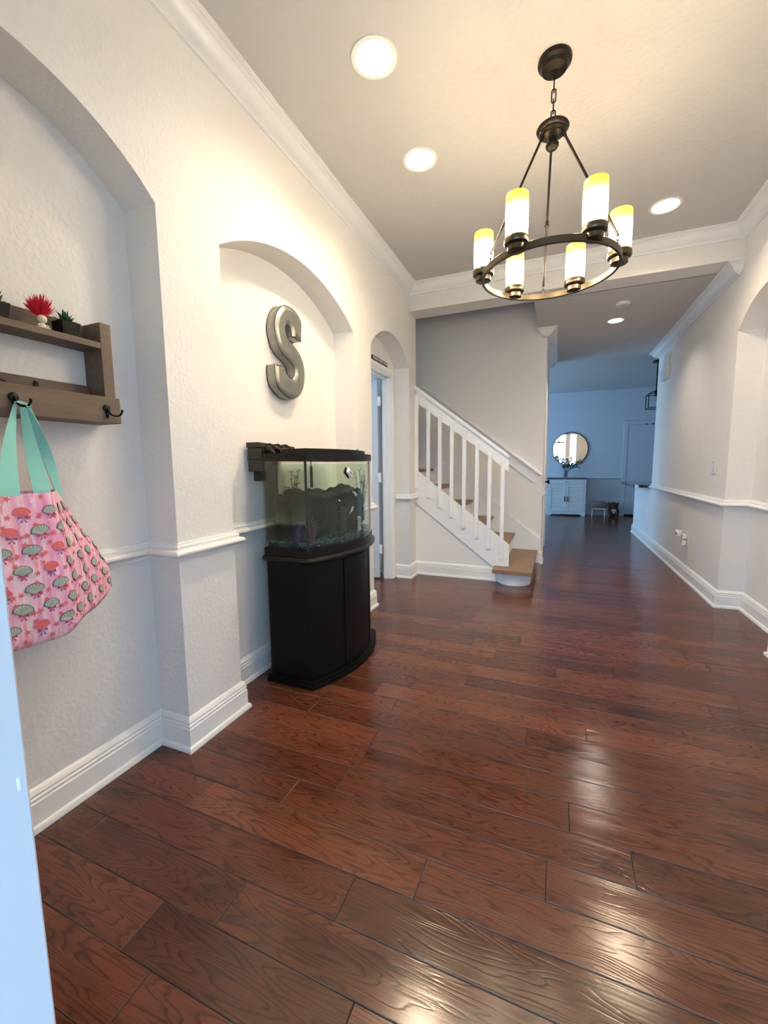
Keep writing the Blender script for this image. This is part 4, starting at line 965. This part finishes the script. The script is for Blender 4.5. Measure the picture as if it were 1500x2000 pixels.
# gravel
def gravelmat():
    m_, t, b = newmat('blue_black_gravel'); g = N(t, 'ShaderNodeNewGeometry'); rp = N(t, 'ShaderNodeValToRGB'); e = rp.color_ramp.elements; rp.color_ramp.interpolation = 'CONSTANT'
    e[0].color = (.006, .07, .10, 1); e[1].position = .92; e[1].color = (.22, .36, .38, 1)
    for p, c in ((.25, (.003, .012, .018)), (.55, (.02, .15, .19)), (.68, (.003, .005, .006))): x = e.new(p); x.color = (*c, 1)
    t.links.new(g.outputs['Random Per Island'], rp.inputs[0]); t.links.new(rp.outputs[0], b.inputs['Base Color']); b.inputs['Roughness'].default_value = .4; return m_
rn = random.Random(4); mb = MB()
for k in range(5200):
    y = rn.uniform(AL+.014, AR-.014); xf_ = AC+SAG*(1-((y-2.125)/.38)**2)-.016; edge = rn.random() < .5
    x = xf_-abs(rn.gauss(0, .02)) if edge else rn.uniform(AB+.016, xf_)
    if rn.random() < .22: y = AL+.014+abs(rn.gauss(0, .008)); x = rn.uniform(AB+.016, AC-.012)
    z = rn.uniform(.736, .762); r = rn.uniform(.0028, .0052); o = Vector((x, y, z)); q = [Vector(v)*r*rn.uniform(.7, 1.2) for v in ((1,0,0),(-1,0,0),(0,1,0),(0,-1,0),(0,0,1),(0,0,-1))]
    mb.add([o+v for v in q], [(0,2,4),(2,1,4),(1,3,4),(3,0,4),(2,0,5),(1,2,5),(3,1,5),(0,3,5)])
gv = mb.build('aquarium_gravel', gravelmat()); gv['kind'] = 'stuff'; tag(gv, 'blue and black gravel covering the tank bottom', 'gravel')

# ------------------------------------------------------------------ small fittings in the hallway
sw = thing('light_switch', 'white light switch plate on the hallway wall near the niche', 'light switch', (RW, 4.28, 1.11))
MB().box(RW-.006, RW, 4.225, 4.335, 1.053, 1.168, .002).build('plate', 'white', sw)
MB().box(RW-.010, RW-.005, 4.263, 4.297, 1.078, 1.143, .002).build('rocker', 'white', sw)
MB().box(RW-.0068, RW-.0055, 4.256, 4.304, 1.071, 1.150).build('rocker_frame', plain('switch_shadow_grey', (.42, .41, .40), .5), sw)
ou = thing('wall_outlet', 'white outlet with plug-in devices low on the hallway wall', 'outlet', (RW, 4.87, .40))
MB().box(RW-.006, RW, 4.835, 4.915, .335, .470, .002).build('plate', 'white', ou)
pd = thing('plug_in_camera', 'white plug-in device on the nearer hallway outlet', 'plug-in device', (RW-.03, 4.875, .42))
MB().box(RW-.045, RW-.007, 4.85, 4.90, .400, .445, .005).build('plug', 'white', pd)
MB().lathe([(.026, 0), (.029, .006), (.029, .050), (.024, .056)], (RW-.0735, 4.885, .425), 20).build('head', 'white', pd, 40)
MB().lathe([(.013, 0), (.014, .004)], (RW-.0965, 4.867, .452), 16, (-.8, -.6, 0)).build('lens', plain('grey_lens', (.3, .3, .3), .3), pd)
pl = thing('wall_charger', 'small white charger plugged into the nearer hallway outlet', 'charger', (RW-.02, 4.87, .36))
MB().box(RW-.045, RW-.007, 4.86, 4.895, .335, .385, .004).build('body', 'white', pl); MB().box(RW-.047, RW-.044, 4.87, 4.885, .350, .370, .0005).build('seam', 'baffle', pl)
ou = thing('wall_outlet', 'white outlet plate under the counter end of the half wall', 'outlet', (RW, 7.12, .40))
MB().box(RW-.006, RW, 7.08, 7.16, .34, .455, .002).build('plate', 'white', ou)
for z in (.372, .42): MB().box(RW-.0075, RW-.0055, 7.10, 7.14, z-.014, z+.014, .0005).build('socket', 'baffle', ou)
cb = thing('door_chime', 'white upper chime box high on the hallway wall', 'door chime', (RW, 6.15, 2.36))
MB().box(RW-.035, RW, 6.05, 6.24, 2.305, 2.465, .004).build('cover', 'white', cb); MB().box(RW-.03, RW-.002, 6.06, 6.23, 2.298, 2.306).build('underside_vent', 'baffle', cb)
cb = thing('alarm_box', 'white lower wall box with a grey side under the chime box', 'alarm box', (RW, 6.12, 2.22))
MB().box(RW-.05, RW, 6.00, 6.26, 2.145, 2.285, .004).build('cover', 'white', cb); MB().box(RW-.044, RW-.006, 6.255, 6.263, 2.155, 2.275).build('side_grille', 'steel', cb)
# counter on the half wall
gran = plain('dark_granite', (.020, .022, .026), .12, vary=(120, .6), coat=.3)
ct = thing('bar_counter', 'dark polished granite counter overhanging the half wall', 'counter', (1.3, 7.3, .80))
poly = [(1.9, 6.735), (1.20, 6.735)] + [(1.20-.19*math.sin(PI/2*i/8), 6.735+.30-.30*math.cos(PI/2*i/8)) for i in range(1, 9)] + [(1.01, 8.0), (1.06, 8.12), (1.9, 8.12)]
MB().prism(poly, 2, .801, .838).build('slab', gran, ct, 40)
MB().box(1.401, 1.88, 6.75, 7.95, 0, .80).build('cabinet_below', 'trim', ct)
ty = thing('serving_tray', 'thin black tray edge on the counter beside the wall end', 'tray', (1.40, 6.95, .838))
MB().box(1.33, 1.52, 6.88, 7.05, .8385, .845, .002).build('base', 'blackmt', ty)
for x in (1.335, 1.51): MB().box(x-.004, x+.004, 6.885, 7.045, .845, .915, .001).build('end', 'blackmt', ty)
MB().box(1.29, 1.52, 6.96, 6.965, .912, .918).build('rail', 'blackmt', ty)
# lantern
LX, LY = 1.385, 7.70
ln = thing('pendant_lantern', 'black open-frame lantern pendant hanging over the counter', 'pendant lamp', (LX, LY, ZB))
MB().lathe([(.065, -.028), (.068, -.022), (.068, 0)], (LX, LY, ZB), 24).build('canopy', 'blackmt', ln, 40)
MB().tube([(LX, LY, ZB-.02), (LX, LY, 2.25)], .0085, 10).build('stem', 'blackmt', ln, 40)
hw = .112; zt, zb = 2.195, 1.985; mb = MB(); q = .0055
for sx in (-1, 1):
    for sy in (-1, 1): mb.box(LX+sx*hw-q, LX+sx*hw+q, LY+sy*hw-q, LY+sy*hw+q, zb, zt)
for z in (zb, zt):
    for s_ in (-1, 1):
        mb.box(LX-hw, LX+hw, LY+s_*hw-q, LY+s_*hw+q, z-q, z+q); mb.box(LX+s_*hw-q, LX+s_*hw+q, LY-hw, LY+hw, z-q, z+q)
mb.build('frame', 'blackmt', ln)
for sx in (-1, 1):
    for sy in (-1, 1): MB().tube([(LX+sx*hw, LY+sy*hw, zt), (LX+sx*.03, LY+sy*.03, 2.245), (LX, LY, 2.25)], .0055, 8).build('roof_bar', 'blackmt', ln, 60)
MB().lathe([(.030, 2.215), (.032, 2.235), (.012, 2.262)], (LX, LY, 0), 16).build('cap', 'blackmt', ln, 40)
MB().lathe([(.016, 2.165), (.017, 2.215)], (LX, LY, 0), 14).build('socket', 'blackmt', ln)
MB().lathe([(.003, 2.09), (.018, 2.10), (.024, 2.118), (.020, 2.14), (.011, 2.165)], (LX, LY, 0), 16).build('bulb', clearglass('bulb_glass', (.9, .9, .88)), ln, 60)

# ------------------------------------------------------------------ far end of the hallway
greyp = plain('pale_grey_cabinet_paint', (.62, .65, .66), .45); darktop = plain('dark_cabinet_top', (.03, .03, .035), .35)
kb = thing('console_cabinet', 'pale grey louvred cabinet with dark top under the mirror', 'cabinet', (.21, 10.15, 0))
Y0, Y1 = 9.985, 10.315
MB().box(-.195, .618, Y0-.012, Y1, .806, .832, .003).build('top', darktop, kb)
MB().box(-.165, .595, Y0+.012, Y1-.005, .075, .806).build('carcass', greyp, kb)
for a in (-.175, .570): MB().box(a, a+.035, Y0, Y0+.03, 0, .806, .002).build('front_post', greyp, kb)
for a in (-.175, .570): MB().box(a, a+.035, Y1-.035, Y1-.005, 0, .806, .002).build('rear_post', greyp, kb)
MB().prism([(-.14, .085), (.57, .085), (.57, .0), (.53, .0), (.50, .035), (-.07, .035), (-.10, .0), (-.14, .0)], 1, Y0+.003, Y0+.02).build('apron', greyp, kb)
dw = MB().box(-.138, .568, Y0-.002, Y0+.02, .700, .798, .003).build('drawer', greyp, kb)
MB().lathe([(.005, 0), (.005, .012), (.013, .016), (.012, .024)], (.215, Y0-.002, .75), 14, (0, -1, 0)).build('knob', 'blackmt', dw, 40)
for a, b, hx in ((-.138, .213, .185), (.217, .568, .245)):
    mb = MB().box(a, a+.045, Y0-.002, Y0+.018, .09, .685, .002).box(b-.045, b, Y0-.002, Y0+.018, .09, .685, .002).box(a+.045, b-.045, Y0-.002, Y0+.018, .09, .14, .002).box(a+.045, b-.045, Y0-.002, Y0+.018, .635, .685, .002)
    dd = mb.build('door', greyp, kb)
    for k in range(12):
        z = .147+k*.041
        MB().add([(a+.043, Y0+.002, z), (b-.043, Y0+.002, z), (b-.043, Y0+.006, z-.004), (a+.043, Y0+.006, z-.004), (a+.043, Y0+.014, z+.040), (b-.043, Y0+.014, z+.040), (b-.043, Y0+.018, z+.036), (a+.043, Y0+.018, z+.036)],
                 [(3,2,1,0),(0,1,5,4),(4,5,6,7),(2,3,7,6),(1,2,6,5),(3,0,4,7)]).build('louvre', greyp, dd)
    MB().box(hx-.007, hx+.007, Y0-.022, Y0-.002, .315, .435, .002).build('handle', 'blackmt', dd)
mr = thing('round_mirror', 'round mirror in a thin black frame above the cabinet', 'mirror', (.268, BY, 1.47))
mm, t_, b_ = newmat('mirror_silver'); b_.inputs['Metallic'].default_value = 1; b_.inputs['Roughness'].default_value = .015; b_.inputs['Base Color'].default_value = (.93, .95, .95, 1)
MB().lathe([(.362, .018), (.001, .018)], (.268, BY, 1.47), 72, (0, -1, 0), cap=False).build('glass', mm, mr)
MB().lathe([(.360, 0), (.374, 0), (.374, .028), (.360, .028), (.360, 0)], (.268, BY, 1.47), 72, (0, -1, 0), cap=False).build('frame', 'blackmt', mr, 40)
vs_ = thing('vase_of_branches', 'glass vase of dark eucalyptus branches on the cabinet', 'vase', (.19, 10.15, .832))
MB().lathe([(.036, .833), (.042, .85), (.045, .93), (.034, .985), (.037, 1.0), (.034, 1.0), (.031, .985), (.041, .93), (.038, .852), (.002, .848)], (.19, 10.15, 0), 24, cap=False).build('vase', clearglass('vase_glass', (.72, .78, .80)), vs_, 50)
rn = random.Random(21); lfm = plain('eucalyptus_dark', (.022, .045, .038), .6, vary=(20, .5)); stm = MB()
for k in range(15):
    a = rn.uniform(0, 2*PI); e = Vector((.20+rn.uniform(-.17, .32), 10.15+rn.uniform(-.07, .10), 1.06+rn.uniform(0, .22))); b0 = Vector((.19, 10.15, .86)); md = Vector((.19+(e.x-.19)*.25, 10.15, 1.02))
    P_ = [b0, md, md.lerp(e, .5)+Vector((0, 0, .02)), e]; stm.tube(P_, .0025, 5)
    for i in range(9):
        q = .15+i*.1; p = md.lerp(e, q)+Vector((0, 0, .02*math.sin(PI*q))); d = Vector((rn.uniform(-1, 1), rn.uniform(-1, 1), rn.uniform(-.2, 1))).normalized(); sd = d.cross(Vector((.2, 1, .1))).normalized()*.013; tp = p+d*.040; m2 = p.lerp(tp, .5)+Vector((0, -.003, 0))
        MB().add([p, m2+sd, tp, m2-sd], [(0, 1, 2), (0, 2, 3)]).build('leaf', lfm, vs_)
stm.build('stems', plain('twig_brown', (.05, .035, .025), .7), vs_, 60)
sf = plain('brown_boucle', (.20, .15, .13), .95, vary=(40, .3), bump=(120, 3, .004, .8)); lw_ = plain('pale_beech', (.52, .44, .36), .5)
sl_ = thing('footstool', 'low brown upholstered stool on pale wooden legs', 'stool', (.87, 10.1, 0))
MB().box(.708, 1.032, 9.97, 10.23, .185, .312, .03).build('cushion', sf, sl_, 60)
MB().box(.735, 1.005, 9.99, 10.21, .150, .186, .004).build('frame', lw_, sl_)
for x in (.755, .985):
    for y in (10.01, 10.19): MB().tube([(x, y, .155), (x+(.012 if x > .8 else -.012), y, .0)], [.018, .013], 12).build('leg', lw_, sl_, 50)
br = thing('plush_toy', 'dark brown plush animal with a pale chest beside the stool', 'plush toy', (1.155, 10.06, 0))
fur = plain('dark_brown_plush', (.055, .022, .014), .95, bump=(150, 3, .005, .9), vary=(25, .4)); pale = plain('pale_grey_plush', (.50, .46, .46), .95, bump=(150, 3, .004, .8))
random.seed(3)
b0 = MB().ball((1.155, 10.09, .115), .105, 18, 12, .03, (1, .8, 1.08)).ball((1.15, 10.06, .235), .085, 18, 12, .03, (1.12, .9, .95))
b0.build('body', fur, br, 80)
for s_ in (-1, 1):
    MB().add([(1.15+s_*.055, 10.03, .275), (1.15+s_*.100, 10.05, .262), (1.15+s_*.080, 10.08, .275), (1.15+s_*.105, 10.05, .327)], [(0,1,3),(1,2,3),(2,0,3),(0,2,1)]).build('ear', fur, br)
    MB().tube([(1.155+s_*.068, 10.04, .16), (1.155+s_*.074, 9.99, .10), (1.155+s_*.068, 9.97, .05)], [.032, .034, .028], 10).build('arm', fur, br, 80)
    MB().ball((1.155+s_*.06, 9.985, .03), .035, 12, 8, .03, (1, 1.2, .82)).build('foot', fur, br, 80)
    MB().ball((1.15+s_*.032, 9.985, .252), .0085, 10, 8).build('eye', 'blackpl', br, 80)
MB().ball((1.18, 10.0, .145), .034, 14, 10, .02, (.85, .35, .9)).ball((1.14, 10.0, .145), .034, 14, 10, .02, (.85, .35, .9)).ball((1.16, 10.003, .105), .04, 14, 10, .02, (.8, .38, 1.1)).build('chest_patch', pale, br, 80)
MB().ball((1.15, 9.978, .218), .034, 14, 10, .02, (1.1, .6, .75)).build('muzzle', plain('brown_plush', (.09, .04, .028), .95), br, 80)

# ------------------------------------------------------------------ photographer in the entrance (seen only in the mirror)
def skinned(name, mat, parent, chains, root=0, sub=2):
    """chains: [[(x,y,z,r), ...], ...]; points that coincide are shared"""
    vs, rs, es, key = [], [], [], {}
    o3 = rootloc(parent)
    for ch_ in chains:
        last = None
        for x, y, z, r in ch_:
            k = (round(x, 4), round(y, 4), round(z, 4))
            if k not in key: key[k] = len(vs); vs.append((x-o3.x, y-o3.y, z-o3.z)); rs.append(r)
            i = key[k]
            if last is not None and last != i: es.append((last, i))
            last = i
    me = D.meshes.new(name); me.from_pydata(vs, es, []); me.materials.append(M[mat] if isinstance(mat, str) else mat)
    o = D.objects.new(name, me); C.objects.link(o); o.parent = parent
    md = o.modifiers.new('skin', 'SKIN'); md.use_smooth_shade = True
    for i, sv in enumerate(me.skin_vertices[0].data): sv.radius = (rs[i], rs[i]); sv.use_root = (i == root)
    ss = o.modifiers.new('smooth', 'SUBSURF'); ss.levels = sub; ss.render_levels = sub
    return o
px, py, gz = -.01, -.47, -.12
pr = thing('person', 'person in a white top holding up a phone at the entrance', 'person', (px, py, gz))
skinm = plain('skin', (.52, .32, .24), .55); cot = plain('white_cotton', (.75, .75, .77), .85); jean = plain('dark_denim', (.03, .035, .06), .85); hairm = plain('brown_hair', (.07, .035, .02), .5)
Z = lambda h: gz+h
pel = (px, py, Z(.86), .125)
body = [[pel, (px, py, Z(1.0), .115), (px, py+.005, Z(1.14), .125), (px, py, Z(1.28), .11), (px, py, Z(1.36), .055), (px, py+.01, Z(1.42), .05), (px, py+.025, Z(1.47), .082), (px, py+.03, Z(1.53), .092), (px, py+.02, Z(1.58), .07)]]
for s_ in (-1, 1):
    sh = (px+s_*.15, py, Z(1.29), .055); el = (px+s_*.19, py+.10, Z(1.08), .04); wr_ = (px+s_*.085, py+.37, Z(1.235), .027); ha = (px+s_*.062, py+.425, Z(1.25), .024)
    body.append([(px, py, Z(1.28), .11), sh, el, wr_, ha])
    for k, (dz, ln_) in enumerate(((.030, .060), (.012, .066), (-.006, .062), (-.022, .050))):
        body.append([ha, (ha[0]+s_*.012, ha[1]+.018, ha[2]+dz, .0085), (ha[0]+s_*.006, ha[1]+.030+ln_*.15, ha[2]+dz, .008), (ha[0]-s_*.022, ha[1]+.026+ln_*.1, ha[2]+dz, .007)])
    body.append([ha, (ha[0]-s_*.012, ha[1]-.006, ha[2]+.022, .010), (ha[0]-s_*.026, ha[1]-.004, ha[2]+.036, .008)])
    hp2 = (px+s_*.085, py, Z(.80), .092)
    body.append([pel, hp2, (px+s_*.09, py+.01, Z(.46), .062), (px+s_*.09, py-.01, Z(.24), .052), (px+s_*.09, py-.015, Z(.07), .036), (px+s_*.095, py+.05, Z(.035), .034), (px+s_*.10, py+.13, Z(.026), .024)])
bd = skinned('body', skinm, pr, body)
skinned('top', cot, pr, [[(px, py, Z(.88), .14), (px, py, Z(1.0), .13), (px, py+.005, Z(1.14), .14), (px, py, Z(1.27), .125)]] + [[(px, py, Z(1.27), .125), (px+s_*.152, py, Z(1.285), .066), (px+s_*.172, py+.045, Z(1.185), .058)] for s_ in (-1, 1)])
skinned('trousers', jean, pr, [[(px, py, Z(.87), .136), (px+s_*.087, py, Z(.79), .104), (px+s_*.092, py+.01, Z(.46), .074), (px+s_*.092, py-.012, Z(.12), .058)] for s_ in (-1, 1)])
random.seed(8)
MB().ball((px, py+.005, Z(1.535)), .108, 18, 12, .02, (.95, .95, 1.0)).tube([(px-.075, py-.02, Z(1.50)), (px-.085, py, Z(1.40)), (px-.075, py+.02, Z(1.28))], [.045, .04, .02], 10).tube([(px+.075, py-.02, Z(1.50)), (px+.085, py, Z(1.40)), (px+.075, py+.02, Z(1.28))], [.045, .04, .02], 10).build('hair', hairm, pr, 80)
MB().ball((px, py+.052, Z(1.505)), .076, 16, 12, 0, (.86, .75, 1.12)).ball((px, py+.112, Z(1.495)), .013, 10, 8, 0, (.8, 1, 1.3)).build('face', skinm, pr, 80)
for s_ in (-1, 1):
    MB().ball((px+s_*.028, py+.105, Z(1.520)), .008, 10, 8).build('eye', 'blackpl', pr, 80); MB().ball((px+s_*.070, py+.03, Z(1.50)), .018, 10, 8, 0, (.4, .8, 1.3)).build('ear', skinm, pr, 80)
MB().ball((px, py+.107, Z(1.462)), .016, 10, 6, 0, (1.2, .4, .4)).build('mouth', plain('lips', (.40, .12, .12), .5), pr, 80)
for s_ in (-1, 1): MB().box(px+s_*.095-.045, px+s_*.095+.045, py-.07, py+.19, gz, gz+.05, .015).build('shoe', 'blackpl', pr, 60)
ph = thing('phone', 'white phone held upright by the person at the entrance', 'phone', (0, -.045, 1.09))
MB().box(-.037, .037, -.050, -.040, 1.085, 1.235, .003).build('case', 'white', ph)
MB().box(-.034, .034, -.0515, -.0498, 1.09, 1.23, .0005).build('screen', 'blackpl', ph)
